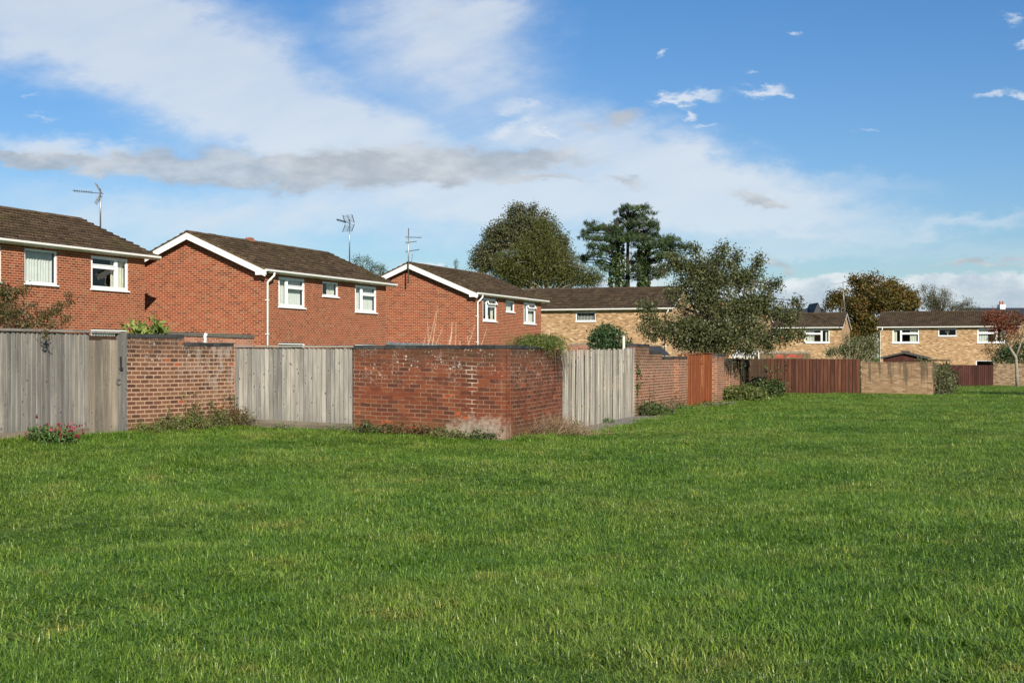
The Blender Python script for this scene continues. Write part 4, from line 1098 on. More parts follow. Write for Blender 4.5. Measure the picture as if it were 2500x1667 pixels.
# ------------------------------------------------------------------ roof aerials
def aerial(label, base, h, style, yaw, group="television aerials on the roofs"):
    t = empty("tv_aerial", base, yaw); tag(t, label, "aerial", group)
    mb = MB()
    mb.tube([(0, 0, 0), (random.uniform(-.02, .02), 0, h)], .030, .024, 6); mb.build("mast", M['metal'], t, True)
    if style == 'grid':
        mb = MB(); z = h - .18
        mb.tube([(.10, 0, z), (-.95, 0, z + .10)], .012, seg=5)
        for k in range(11):
            x = -.30 - k * .06; mb.tube([(x, -.05, z + .03 - x * .06), (x, .05, z + .03 - x * .06)], .012, seg=4); mb.tube([(x, 0, z - .02 - x * .06), (x, 0, z + .08 - x * .06)], .010, seg=4)
        mb.build("boom", M['dark_metal'], t)
        mb = MB()
        for sg in (1, -1):
            x0_, x1_ = .02, -.16
            for yy in (-.24, 0, .24): mb.tube([(x0_, yy, z + sg * .03), (x1_ if sg > 0 else x1_ - .02, yy, z + sg * .36)], .012 if yy == 0 else .018, seg=4)
            for k in range(6):
                f_ = .12 + k * .165; mb.tube([(x0_ + (x1_ - x0_) * f_, -.24, z + sg * (.03 + .33 * f_)), (x0_ + (x1_ - x0_) * f_, .24, z + sg * (.03 + .33 * f_))], .009, seg=4)
        mb.build("reflector", M['metal'], t)
    elif style == 'stack':
        for (z, ln, up) in ((h - .42, .62, -.02), (h - .68, .40, .06), (h - 1.10, .52, .10)):
            mb = MB(); mb.tube([(.12, 0, z), (-ln, 0, z + up)], .020, seg=5)
            for k in range(6):
                x = .10 - k * (ln * .16); mb.tube([(x, -.12, z + up * k * .12), (x, .12, z + up * k * .12)], .010, seg=4)
            for k in (-1, 1): mb.tube([(.12, -.10, z + .05 * k), (.12, .10, z + .05 * k)], .006, seg=4)
            mb.tube([(.10, 0, z - .1), (.10, 0, z + .1)], .006, seg=4)
            mb.build("boom", M['metal'], t)
        mb = MB(); mb.tube([(0, 0, h - 1.65), (-.16, 0, h - 1.55), (-.2, 0, h - 1.2)], .010, seg=5); 
        mb.build("bracket", M['dark_metal'], t)
    else:
        mb = MB(); z = h - .1; mb.tube([(-.75, 0, z - .05), (.75, 0, z + .10)], .013, seg=5)
        for k in range(9): x = -.7 + k * .17; mb.tube([(x, -.2, z + x * .1), (x, .2, z + x * .1)], .007, seg=4)
        mb.build("boom", M['metal'], t)
    return t
def roof_pt(hk, x, b):
    t, (cs, sn, pitch, yr, ov, vo, zr) = H[hk]
    z = zr - abs(b - yr) * pitch
    return t.matrix_basis @ Vector((x, b, z))
p = roof_pt('h1', 10.3, 2.15); a = aerial("tv aerial with grid reflector and long dark boom on the left house roof", p - Vector((0, 0, .1)), 1.55, 'grid', R(8))
p = roof_pt('h2', 10.3, 1.95); aerial("tv aerial with grid reflector on a tall mast behind the middle house roof", p - Vector((0, 0, .15)), 2.05, 'grid', R(62))
t3 = H['h3'][0]
p = t3.matrix_basis @ Vector((-.42, 3.22, 5.2)); aerial("mast with three stacked small aerials fixed to the third house gable", p, 2.55, 'stack', GRZ + R(180) + R(-70))
p = P(2064, 792, 106); tt = aerial("thin leaning aerial mast beside the orange autumn tree", p, 3.45, 'yagi', R(10)); tt.rotation_euler = (0, R(-3.5), R(8))

# ------------------------------------------------------------------ vegetation
def ell_points(n, ells, Z, depth=1.0, shell=.35, flat=1.0):
    """random points in ellipsoids given in photo pixels (px,py,rx,ry[,dz]) at distance Z"""
    ar = np.array([e[2] * e[3] for e in ells], float); ar /= ar.sum(); out = []
    for e, f_ in zip(ells, ar):
        k = max(8, int(n * f_)); c_ = P(e[0], e[1], Z + (e[4] if len(e) > 4 else 0)); s_ = Z / F
        d_ = rng.normal(size=(k, 3)); d_ /= np.linalg.norm(d_, axis=1)[:, None]
        r_ = rng.random(k) ** shell
        rad = np.array([e[2] * s_, min(e[2], e[3] * 1.6) * s_ * depth, e[3] * s_])
        out.append(np.array(c_) + d_ * r_[:, None] * rad)
    return np.concatenate(out)
def clumped(n, ells, Z, csize, per, depth=1.0, shell=.45):
    """leaves gathered round twig ends so that gaps stay between them"""
    cn = max(4, n // per); ctr = ell_points(cn, ells, Z, depth, shell)
    k = rng.integers(0, len(ctr), n)
    global RND
    RND = np.clip(.5 * rng.random(len(ctr))[k] + .5 * rng.random(n), 0, 1)
    return ctr[k] + rng.normal(size=(n, 3)) * csize, ctr
def limbs(mb, base, forks, r0, ctr, nl, sag=.12):
    """trunk polyline, then limbs from its upper points out to crown clumps"""
    mb.tube(forks, r0, r0 * .45, 8)
    tops = [Vector(p) for p in forks]
    idx = rng.choice(len(ctr), min(nl, len(ctr)), replace=False)
    for i in idx:
        e = Vector(ctr[i]); st = min(tops[len(tops) // 2:], key=lambda p: (p - e).length + max(0, p.z - e.z) * 1.5)
        mid = st.lerp(e, .5) + Vector((random.uniform(-.1, .1), random.uniform(-.1, .1), .12)) * (e - st).length
        mid2 = st.lerp(e, .8) + Vector((random.uniform(-.06, .06), random.uniform(-.06, .06), .06)) * (e - st).length
        mb.tube([st, st.lerp(mid, .5), mid, mid2, e], max(.012, r0 * .30), .006, 5)
def tree(name, label, base, trunk, r0, ells, Z, n, size, mat, bark='bark', csize=.18, per=22, nl=50, depth=.9, shell=.45, aspect=.5, cat="tree", crown="crown", group=None, up=.3, droop=0):
    t = empty(name, base); tag(t, label, cat, group)
    pts, ctr = clumped(n, ells, Z, csize, per, depth, shell)
    b_ = np.array(base)
    mb = MB(); limbs(mb, base, [Vector(p) for p in trunk], r0, ctr, nl)
    mb.v = [tuple(np.array(p) - b_) for p in mb.v]; mb.build("trunk", M[bark], t, True)
    leaf_mesh(crown, pts - b_, size, M[mat], t, aspect=aspect, up=up, droop=droop, rnd=RND)
    return t, ctr
def conv(lst, ox, oy, s): return [(ox + e[0] * s, oy + e[1] * s, e[2] * s, e[3] * s, *e[4:]) for e in lst]
def gpt(px, Y): x = (px - HX) / F * Y; return Vector((x, Y, gz(x, Y)))

# apple tree
Z = 49.0; bs = gpt(1735, Z)
ells = conv([(1480, 800, 330, 240), (1560, 620, 240, 130), (1380, 640, 160, 130), (1290, 560, 110, 90), (1160, 1085, 200, 110, -.4), (1040, 1020, 90, 120), (1800, 900, 210, 170), (1620, 1080, 330, 150, -.5), (1350, 1130, 230, 130), (1880, 1100, 160, 100),
             (1400, 440, 40, 42), (1632, 440, 26, 48), (1560, 520, 110, 50), (1748, 490, 26, 55), (1930, 530, 24, 50), (1905, 610, 36, 70), (2000, 760, 70, 60), (2060, 720, 28, 40), (2080, 960, 130, 70), (2240, 880, 40, 60), (2200, 1000, 90, 60), (2100, 1140, 150, 70), (1000, 885, 60, 36), (1130, 600, 46, 46), (1210, 520, 60, 50), (2260, 1130, 60, 30), (1760, 700, 140, 110), (1850, 640, 50, 70), (1930, 850, 110, 80), (1500, 1180, 260, 90, -.6), (1700, 1190, 170, 90, -.8), (1330, 1210, 110, 70), (1550, 1255, 190, 45, -.7), (1980, 1200, 130, 70), (1790, 1262, 110, 36, -1.2), (1860, 1240, 70, 36, -1.2)], 1280, 480, .2976)
tr_ = [bs + Vector((0, 0, -.1)), bs + Vector((.1, 0, .7)), bs + Vector((0, .1, 1.3)), bs + Vector((-.25, 0, 2.2)), bs + Vector((-.1, 0, 3.1)), bs + Vector((.1, 0, 4.2))]
t, ctr = tree("apple_tree", "bushy apple tree with sparse upright shoots, overhanging the wall beside the rust red fence", bs, tr_, .13, ells, Z, 46000, .10, 'leaf_apple', csize=.135, per=48, nl=170, depth=.85, shell=.6, aspect=.5)
mb = MB()
for i in rng.choice(len(ctr), 14, replace=False):
    c_ = Vector(ctr[i]) - bs + Vector((0, -.1, -.08))
    mb.tube([c_ + Vector((0, 0, -.035)), c_ + Vector((0, 0, -.02)), c_ + Vector((0, 0, .015)), c_ + Vector((0, 0, .035))], .034, .028, 7)
mb.build("fruit", M['fruit'], t, True)
# broad trees behind the third house
Z = 118; bs = gpt(1270, Z)
ells = conv([(680, 200, 170, 110), (560, 330, 200, 120), (420, 420, 130, 130), (330, 560, 120, 110), (300, 660, 110, 70), (450, 620, 180, 130), (900, 300, 160, 130), (1020, 420, 110, 120), (1080, 560, 110, 110), (760, 420, 250, 170), (640, 110, 40, 30), (790, 110, 30, 28), (880, 180, 50, 34), (230, 600, 40, 40)], 1100, 480, .2551)
tr_ = [bs, bs + Vector((0, 0, 3)), bs + Vector((-.3, 0, 6)), bs + Vector((0, 0, 9)), bs + Vector((.2, 0, 12))]
tree("broadleaf_tree", "tall grey-green tree with an open feathery edge, behind the third red house", bs, tr_, .4, ells, Z, 34000, .19, 'leaf_ash', csize=.27, per=34, nl=170, shell=.55)
Z = 108; bs = gpt(1335, Z)
ells = conv([(880, 380, 110, 110), (860, 540, 240, 170), (700, 640, 260, 170), (560, 700, 140, 130), (1000, 640, 220, 170), (1180, 760, 190, 110), (900, 780, 330, 90), (1330, 800, 110, 60), (1420, 780, 26, 50), (1370, 730, 24, 40), (880, 290, 70, 60), (640, 800, 220, 80)], 1100, 480, .2551)
tr_ = [bs, bs + Vector((0, 0, 2)), bs + Vector((.2, 0, 4.5)), bs + Vector((0, 0, 7)), bs + Vector((0, 0, 9.5))]
tree("willow_tree", "olive green willow with pale upright twigs, in front of the taller grey-green tree", bs, tr_, .3, ells, Z, 40000, .24, 'leaf_willow', bark='pale_bark', csize=.30, per=30, nl=230, shell=.6, aspect=.2, up=1.0)
# pines
Z = 125
def pine(label, px, topy, pads, w_, ivy_top, seed):
    bs = gpt(px, Z); t = empty("pine_tree", bs); tag(t, label, "pine tree", "tall pines behind the long buff house")
    top = P(px + (6 if seed == 2 else 0), topy, Z)
    b_ = np.array(bs); mb = MB(); tr_ = [bs, bs.lerp(top, .4) + Vector((.15, 0, 0)), bs.lerp(top, .7), top]
    mb.tube(tr_, w_, w_ * .4, 8)
    pts = []; axs = []; rn_ = []
    for e in conv(pads, 1100, 480, .2551):
        c_ = P(e[0], e[1], Z + random.uniform(-1.6, 1.6)); s_ = Z / F
        f_ = min(.95, max(.15, (c_.z - bs.z - .8) / (top.z - bs.z))); st = bs.lerp(top, f_)
        mb.tube([st, st.lerp(c_, .5) + Vector((0, 0, .15)), c_ + Vector((0, 0, -.2))], .11, .035, 5)
        sub = max(3, int(e[2] * e[3] / 34))
        for _s in range(sub):
            an = random.uniform(0, 6.283); rr_ = math.sqrt(random.random())
            q_ = c_ + Vector((math.cos(an) * rr_ * e[2] * s_, math.sin(an) * rr_ * e[2] * s_ * .9, random.uniform(-.55, .75) * (1 - rr_ * .5) * e[3] * s_))
            mb.tube([c_ + Vector((0, 0, -.25)), c_.lerp(q_, .6) + Vector((0, 0, -.12)), q_ + Vector((0, 0, -.1))], .03, .012, 4)
            br = random.random()
            for _ in range(7):
                tip = q_ + Vector((random.gauss(0, .30), random.gauss(0, .30), random.gauss(0, .12)))
                m_ = 16
                pts.append(np.array(tip) + rng.normal(size=(m_, 3)) * (.10, .10, .09) + (0, 0, .05)); ax = rng.normal(size=(m_, 3)); ax[:, 2] = np.abs(ax[:, 2]) * .9 + .5; axs.append(ax)
                rn_.append(np.clip(.55 * br + .45 * rng.random(m_), 0, 1))
    mb.v = [tuple(np.array(p) - b_) for p in mb.v]; mb.build("trunk", M['pine_bark'], t, True)
    leaf_mesh("crown", np.concatenate(pts) - b_, .36, M['leaf_pine'], t, axis=np.concatenate(axs), up=.1, aspect=.13, rnd=np.concatenate(rn_))
    if ivy_top:
        n = 3800; z_ = rng.random(n); an = rng.random(n) * 6.283
        tz = P(px, ivy_top, Z).z; rad = (w_ + .28 + .85 * (1 - z_) ** 1.3 * (1 if seed == 1 else .25)) * rng.uniform(.6, 1.05, n)
        ax_ = bs.lerp(top, .5); zz = bs.z + (tz - bs.z) * z_
        fx = bs.x + (top.x - bs.x) * (zz - bs.z) / (top.z - bs.z)
        pp = np.stack([fx + np.cos(an) * rad, bs.y + np.sin(an) * rad, zz], 1) - b_
        leaf_mesh("ivy", pp, .26, M['leaf_ivy'], t, aspect=.8, droop=.4)
    return t
pine("ivy-clad pine on the left with low spreading boughs", 1507, 540, [(1400, 300, 100, 34), (1560, 310, 140, 40), (1320, 330, 40, 24), (1330, 390, 70, 24), (1450, 400, 120, 40), (1640, 350, 120, 44), (1380, 480, 80, 34), (1300, 585, 60, 22), (1400, 560, 100, 36), (1500, 500, 80, 50), (1470, 690, 40, 44), (1600, 420, 100, 44), (1265, 610, 24, 18), (1340, 270, 30, 18), (1440, 640, 50, 26)], .42, 590, 1)
pine("tallest pine with a bare thin trunk in the middle", 1528, 508, [(1760, 120, 90, 34), (1660, 110, 30, 22), (1850, 110, 30, 26), (1640, 170, 60, 34), (1740, 200, 120, 40), (1880, 170, 44, 40), (1600, 230, 50, 30), (1900, 230, 50, 30), (1780, 265, 130, 34), (1860, 300, 90, 30), (1700, 300, 90, 30), (1900, 280, 50, 26), (1740, 380, 120, 40)], .26, 0, 2)
pine("ivy-trunked pine on the right with long sloping boughs", 1572, 560, [(1800, 410, 140, 44), (1950, 370, 70, 34), (2060, 410, 90, 36), (1900, 480, 140, 44), (2100, 490, 100, 36), (2190, 480, 70, 28), (2240, 500, 40, 24), (2020, 560, 110, 36), (1960, 620, 70, 30), (1760, 680, 40, 26), (1940, 700, 44, 28), (2080, 570, 80, 36), (1840, 340, 70, 30), (1990, 440, 100, 40), (2150, 560, 60, 40), (2000, 760, 60, 50), (1740, 720, 34, 24), (2120, 430, 50, 22), (1770, 560, 44, 20), (1745, 640, 40, 20), (1790, 610, 36, 18), (1760, 780, 50, 24)], .34, 600, 3)
# autumn tree, thin tree behind
Z = 128; bs = gpt(2120, Z)
ells = conv([(1700, 380, 300, 170), (1520, 250, 150, 110), (1400, 480, 200, 170), (1230, 400, 110, 100), (1150, 480, 80, 60), (1500, 650, 220, 140), (1950, 400, 170, 140), (1850, 480, 300, 150), (1450, 780, 130, 90), (1640, 190, 60, 50), (1400, 200, 50, 50), (1820, 260, 120, 60), (2050, 480, 90, 110), (1450, 880, 170, 110), (1620, 780, 150, 120), (1500, 1000, 200, 120)], 1780, 640, .2169)
tr_ = [bs, bs + Vector((0, 0, 2)), bs + Vector((.1, 0, 4.5)), bs + Vector((0, 0, 7))]
tree("autumn_tree", "rounded orange and olive autumn tree between the two buff houses on the right", bs, tr_, .3, ells, Z, 34000, .20, 'leaf_autumn', csize=.26, per=46, nl=60, shell=.45, aspect=.65)
Z = 140; bs = gpt(2295, Z)
ells = conv([(900, 380, 90, 80), (1000, 420, 150, 90), (1080, 330, 60, 70), (850, 290, 40, 60), (940, 300, 40, 44), (1200, 470, 130, 40), (1300, 450, 60, 60), (1380, 490, 90, 26), (960, 480, 120, 50)], 2060, 640, .2296)
tr_ = [bs, bs + Vector((0, 0, 2)), bs + Vector((.1, 0, 4)), bs + Vector((0, 0, 6))]
tree("thin_tree", "thin half-bare grey-green tree behind the right house roof", bs, tr_, .18, ells, Z, 5600, .17, 'leaf_ash', csize=.26, per=22, nl=110, shell=.6, aspect=.3, up=.8)
# red-leaved tree on the lawn
Z = 86; bs = gpt(2484, Z)
ells = conv([(1600, 570, 120, 60), (1540, 620, 80, 50), (1720, 620, 120, 60), (1850, 620, 90, 70), (1940, 600, 60, 60), (1660, 690, 110, 60), (1780, 720, 90, 60)], 2060, 640, .2296)
k1, k2 = P(2480, 872, Z), P(2461, 842, Z)
tr_ = [bs + Vector((0, 0, -.05)), bs.lerp(k1, .5) + Vector((.02, 0, 0)), k1, k2, P(2444, 800, Z), P(2428, 770, Z)]
t, ctr = tree("rowan_tree", "small red-leaved tree with a pale lichen trunk standing on the lawn at the right edge", bs, tr_, .13, ells, Z, 6200, .10, 'leaf_rowan', bark='pale_bark', csize=.17, per=26, nl=46, shell=.5)
mb = MB(); mb.tube([k1, P(2492, 838, Z), P(2500, 800, Z), P(2506, 770, Z)], .075, .02, 6); mb.tube([P(2461, 842, Z), P(2440, 838, Z), P(2425, 850, Z)], .04, .01, 5); mb.tube([P(2444, 800, Z), P(2462, 780, Z + .3), P(2470, 760, Z)], .035, .01, 5)
mb.v = [tuple(Vector(p) - bs) for p in mb.v]; mb.build("limb", M['pale_bark'], t, True)
ells2 = conv([(1650, 800, 90, 90), (1560, 850, 60, 60), (1520, 930, 60, 60), (1580, 950, 60, 70), (1860, 790, 90, 80), (1760, 830, 60, 60)], 2060, 640, .2296)
pp, _ = clumped(1700, ells2, Z, .14, 16); leaf_mesh("lower_foliage", pp - np.array(bs), .10, M['leaf_rust'], t)
# tree outside the frame on the right, whose shadow lies across the lawn
bs = Vector((23.7, 50.6, gz(23.7, 50.6)))
t = empty("lawn_tree", bs); tag(t, "lawn tree just right of the frame whose shadow streaks the grass", "tree")
mb = MB(); mb.tube([(0, 0, -.1), (.05, 0, 1.5), (0, .1, 3.2), (0, 0, 5)], .14, .05, 7)
cp = rng.normal(size=(90, 3)); cp /= np.linalg.norm(cp, axis=1)[:, None]; cp *= rng.random((90, 1)) ** .5 * np.array([2.6, 1.9, 1.5]); cp[:, 2] += 4.0
for i in range(24): mb.tube([(0, 0, 2.2), Vector(cp[i]) * .6 + Vector((0, 0, 1.2)), cp[i]], .04, .01, 5)
mb.build("trunk", M['bark'], t, True)
leaf_mesh("crown", cp[rng.integers(0, 90, 5000)] + rng.normal(size=(5000, 3)) * .3, .15, M['leaf_autumn'], t)

def bush(name, label, base, ells, Z, n, size, mat, csize=.08, per=16, nl=16, stem='twig', r0=.02, depth=.8, aspect=.5, cat="bush", shell=.5, up=.3, droop=0, group=None, axis_up=None):
    t = empty(name, base); tag(t, label, cat, group); b_ = np.array(base)
    pts, ctr = clumped(n, ells, Z, csize, per, depth, shell)
    mb = MB()
    for i in rng.choice(len(ctr), min(nl, len(ctr)), replace=False):
        e = Vector(ctr[i]) - base; s0 = Vector((random.uniform(-.15, .15) * abs(e.x) * 2, random.uniform(-.1, .1), 0)); md_ = s0.lerp(e, .5) + Vector((random.uniform(-.05, .05), 0, .08 * e.length))
        mb.tube([s0, md_, e], r0, r0 * .3, 4)
    mb.build("stem", M[stem], t); leaf_mesh("foliage", pts - b_, size, M[mat], t, aspect=aspect, up=up, droop=droop)
    return t
# left shrub over the fence
Z = 22.6; bs = gpt(60, Z)
ells = conv([(40, 1230, 200, 190), (180, 1330, 220, 120), (330, 1400, 180, 80), (470, 1330, 130, 80), (560, 1280, 90, 60), (700, 1190, 100, 24), (620, 1230, 60, 40), (200, 1040, 120, 40), (270, 1020, 60, 40), (90, 1080, 120, 90), (40, 980, 60, 90), (720, 1340, 60, 24), (560, 1420, 100, 44), (340, 1200, 90, 40), (-150, 1200, 250, 250), (500, 1490, 50, 40, -2.0), (750, 1100, 20, 16)], 0, 480, .2232)
bush("fuchsia_shrub", "straggly bronze-green shrub spilling over the grey fence at the left edge", bs, ells, Z, 5600, .052, 'leaf_fuchsia', csize=.045, per=12, nl=130, r0=.007, depth=.5, aspect=.45)
Z = 24.3; bs = gpt(360, Z)
bush("laurel_bush", "glossy yellow-green laurel top showing above the brown brick wall", bs, [(338, 806, 24, 22), (362, 800, 34, 26), (385, 806, 22, 20), (356, 830, 40, 30)], Z, 330, .16, 'leaf_laurel', csize=.06, per=9, nl=14, r0=.012, depth=.8, aspect=.36, up=.8)
Z = 42; bs = gpt(1482, Z)
bush("round_bush", "dense round dark evergreen bush behind the silver-grey fence", bs, [(1482, 836, 40, 40), (1478, 812, 26, 20), (1500, 830, 30, 34), (1462, 834, 28, 34), (1535, 842, 12, 14), (1482, 880, 40, 50)], Z, 8000, .085, 'leaf_dark', csize=.06, per=14, nl=10, shell=.3, aspect=.5)
Z = 80; bs = gpt(2075, Z)
bush("garden_shrub", "leafy grey-green shrub with pale stems behind the reddish brown fence end", bs, conv([(1500, 900, 150, 80), (1430, 960, 200, 110), (1600, 950, 80, 100), (1180, 1010, 110, 60), (1300, 1000, 140, 80), (1100, 1040, 60, 40), (1480, 1050, 170, 70), (1340, 850, 60, 40)], 1780, 640, .2169), Z, 5200, .10, 'leaf_grey', csize=.10, per=16, nl=70, stem='dry_stalk', r0=.02, aspect=.6)
Z = 97; bs = gpt(2475, Z)
bush("evergreen_bush", "dark green evergreen bush behind the far buff wall at the right edge", bs, conv([(1750, 990, 130, 80), (1700, 960, 90, 90), (1860, 950, 110, 100), (1960, 960, 90, 110), (1620, 1030, 60, 50), (1800, 1080, 200, 100)], 2060, 640, .2296), Z, 5200, .14, 'leaf_dark', csize=.14, per=16, nl=12, shell=.35)
Z = 74; bs = gpt(895, Z)
bush("conifer", "dark feathery conifer showing behind the middle house roof", bs, [(872, 640, 20, 14), (885, 652, 26, 20), (905, 660, 30, 20), (925, 664, 22, 18), (868, 632, 10, 10), (895, 634, 10, 9), (940, 676, 16, 12), (918, 650, 9, 9), (934, 656, 7, 9), (900, 700, 50, 40)], Z, 3400, .11, 'leaf_pine', csize=.10, per=16, nl=50, r0=.04, aspect=.25, cat="conifer", up=.9)
Z = 96; bs = gpt(1115, Z)
bush("conifer", "small pointed conifer tips just above the third house ridge", bs, [(1113, 652, 6, 16), (1112, 640, 3, 8), (1135, 664, 16, 6), (1090, 658, 6, 10), (1070, 660, 16, 6), (1050, 656, 10, 6), (1100, 690, 70, 26)], Z, 1500, .12, 'leaf_pine', csize=.09, per=14, nl=40, r0=.04, aspect=.25, cat="conifer", up=.9)
# broom-like plant over the corner wall
bs = Vector((*run(2.6), 1.66)) - Vector((wn_.x, wn_.y, 0)) * .15
bs.z = gz(bs.x, bs.y)
t = empty("trailing_plant", bs); tag(t, "bright green wispy plant spilling over the top of the corner wall", "plant")
mb = MB(); lp, la = [], []
for k in range(330):
    s_ = random.triangular(.9, 3.75, 2.9); c0 = run(s_) - wn_ * random.uniform(.0, .3); o3 = Vector((c0.x, c0.y, 1.68))
    an = random.uniform(-2.6, 2.6); out = wn_ * math.cos(an) * random.uniform(.05, .45) + w2 * random.uniform(-.35, .35)
    hgt = random.uniform(.05, .30) * (1.0 - abs(s_ - 2.7) * .22); dr = random.uniform(.0, .45) * (1 if s_ > 2.6 else .3) * max(0, math.cos(an))
    pts_ = [o3, o3 + Vector((out.x * .4, out.y * .4, hgt)), o3 + Vector((out.x * .85, out.y * .85, hgt * .9 - dr * .3)), o3 + Vector((out.x * 1.1, out.y * 1.1, hgt * .5 - dr))]
    if k % 3 == 0: mb.tube(pts_, .004, .0015, 3)
    for _ in range(22):
        f_ = random.random() ** .8 * 3; i = min(2, int(f_)); a_ = pts_[i].lerp(pts_[i + 1], f_ - i); d_ = (pts_[i + 1] - pts_[i]).normalized()
        lp.append(a_ + Vector((random.gauss(0, .025), random.gauss(0, .025), random.gauss(0, .02)))); la.append(d_)
for k in range(14):
    c0 = run(random.uniform(2.9, 3.6)) + wn_ * random.uniform(.03, .1); a_ = Vector((c0.x, c0.y, 1.6)); mb.tube([a_, a_ + Vector((.02, 0, -.3)), a_ + Vector((.05, 0, -random.uniform(.4, .8)))], .006, .002, 4)
mb.v = [tuple(Vector(p) - bs) for p in mb.v]; mb.build("stem", M['dead_ivy'], t)
leaf_mesh("foliage", np.array(lp) - np.array(bs), .075, M['leaf_broom'], t, axis=np.array(la), jit=.45, up=.15, aspect=.14)
# dry stalks behind the corner wall
bs = gpt(1105, 25.6); t = empty("dry_stalks", bs); tag(t, "bare straw-coloured stalks rising behind the corner wall", "plant")
mb = MB()
for k in range(15):
    x0_ = random.uniform(-.75, .55); h_ = random.uniform(.15, .55) if k > 4 else random.uniform(.5, .85); ln = random.uniform(-.1, .28)
    p0_, p1_, p2_ = Vector((x0_, 0, .6)), Vector((x0_ + ln * .3, .02, 1.65)), Vector((x0_ + ln, .03, 1.65 + h_))
    mb.tube([p0_, p1_, p1_.lerp(p2_, .5) + Vector((.01, 0, .01)), p2_], .005, .0022, 4)
    for q_ in range(3):
        b_ = p1_.lerp(p2_, random.uniform(.2, .9)); mb.tube([b_, b_ + Vector((random.uniform(-.08, .08), .01, random.uniform(.04, .16)))], .003, .0015, 3)
mb.build("stem", M['dry_stalk'], t)

# weeds and flowers along the wall feet
def weed(name, label, px, Y, wd, ht, n, size, mat, cat="weed", stems=14, aspect=.4, stem='twig', group="weeds along the wall feet", dep=.25, tall=0):
    bs = gpt(px, Y); t = empty(name, bs); tag(t, label, cat, group)
    mb = MB(); tips = []
    for k in range(stems):
        x, y = random.uniform(-wd, wd) * .6, random.uniform(-dep, dep) * .6; e = Vector((x * random.uniform(1, 1.6), y * 1.4, ht * random.uniform(.45, 1.0) * (1 - .5 * (x / wd) ** 2)))
        if k < tall: e.z = ht * random.uniform(1.1, 1.7)
        mb.tube([(x, y, -.03), Vector((x, y, 0)).lerp(e, .55) + Vector((0, 0, .03)), e], .005, .002, 4); tips.append((Vector((x, y, 0)), e))
    mb.build("stem", M[stem], t)
    pts = []
    for k in range(n):
        a_, e = random.choice(tips); f_ = random.random() ** .6; p_ = a_.lerp(e, f_); sp = .25 * wd * (1.2 - f_ * .8)
        pts.append(p_ + Vector((random.gauss(0, sp), random.gauss(0, sp * .7), abs(random.gauss(0, .03)))))
    leaf_mesh("foliage", np.array(pts), size, M[mat], t, aspect=aspect)
    return t
t = weed("flowering_plant", "low green plant with crimson flowers at the foot of the grey fence", 125, 20.0, .42, .30, 900, .08, 'leaf_herb', "flowering plant", 34, .26, 'twig', None)
pts = [(random.gauss(.22, .17), random.gauss(-.05, .1), random.uniform(.12, .34)) for _ in range(64)] + [(random.uniform(-.5, -.2), -.1, random.uniform(.05, .2)) for _ in range(12)] + [(-.22, 0, .42)] * 4
leaf_mesh("flower", np.array(pts), .055, M['petal'], t, aspect=.8)
# along the brown brick wall: q-line distances
def lpx(s_, off=.18):
    p_ = LW0 + q * s_ + Vector((q.y, -q.x)) * off; return HX + p_.x / p_.y * F, p_.y
for (lab, s_, wd, ht, n, mat, tl) in (("low mixed weeds at the near end of the brown wall", .35, .34, .20, 360, 'leaf_weed', 2), ("green bramble clump at the foot of the brown wall", .95, .36, .34, 560, 'leaf_weed', 3), ("taller leafy weed against the middle of the brown wall", 1.65, .36, .48, 620, 'leaf_weed', 3),
                                      ("twiggy weed near the pale fence end of the brown wall", 2.35, .32, .44, 480, 'leaf_weed', 6), ("tall twiggy weed in the inner corner by the pale fence", 2.85, .30, .46, 420, 'leaf_rust', 7)):
    px_, Y_ = lpx(s_); weed("weed", lab, px_, Y_, wd, ht, int(n * 1.7), .05, mat, stems=34, tall=tl)
dB = (B_ - A_).normalized()
for (lab, f_, wd, ht, n, mat) in (("sparse twigs and leaves at the left foot of the wide pale fence", .35, .35, .38, 170, 'leaf_weed'), ("small green nettles under the middle of the wide pale fence", 1.25, .30, .18, 150, 'leaf_herb'), ("green weeds at the right end of the wide pale fence", 2.3, .38, .16, 200, 'leaf_herb')):
    p_ = A_ + dB * f_ - u2 * .14; weed("weed", lab, HX + p_.x / p_.y * F, p_.y, wd, ht, n, .042, mat)
dC = (CN - B_).normalized()
for (lab, f_, wd, ht, n, mat) in (("brown ivy patch at the left foot of the weathered corner wall", .55, .50, .26, 620, 'leaf_ivy'), ("dead brown bramble under the middle of the corner wall", 1.25, .50, .27, 620, 'leaf_rust'), ("mixed ivy under the lime patch", 1.95, .42, .22, 460, 'leaf_weed'), ("dark ivy sprigs at the foot of the corner", 2.6, .42, .24, 460, 'leaf_ivy')):
    p_ = B_ + dC * f_ - u2 * .12; weed("weed", lab, HX + p_.x / p_.y * F, p_.y, wd, ht, n, .058, mat, stems=26)
def rpx(s_, off=.25): p_ = run(s_) + wn_ * off; return HX + p_.x / p_.y * F, p_.y
px_, Y_ = rpx(.35, .15); weed("weed", "green weed just right of the corner", px_, Y_, .28, .16, 190, .045, 'leaf_weed')
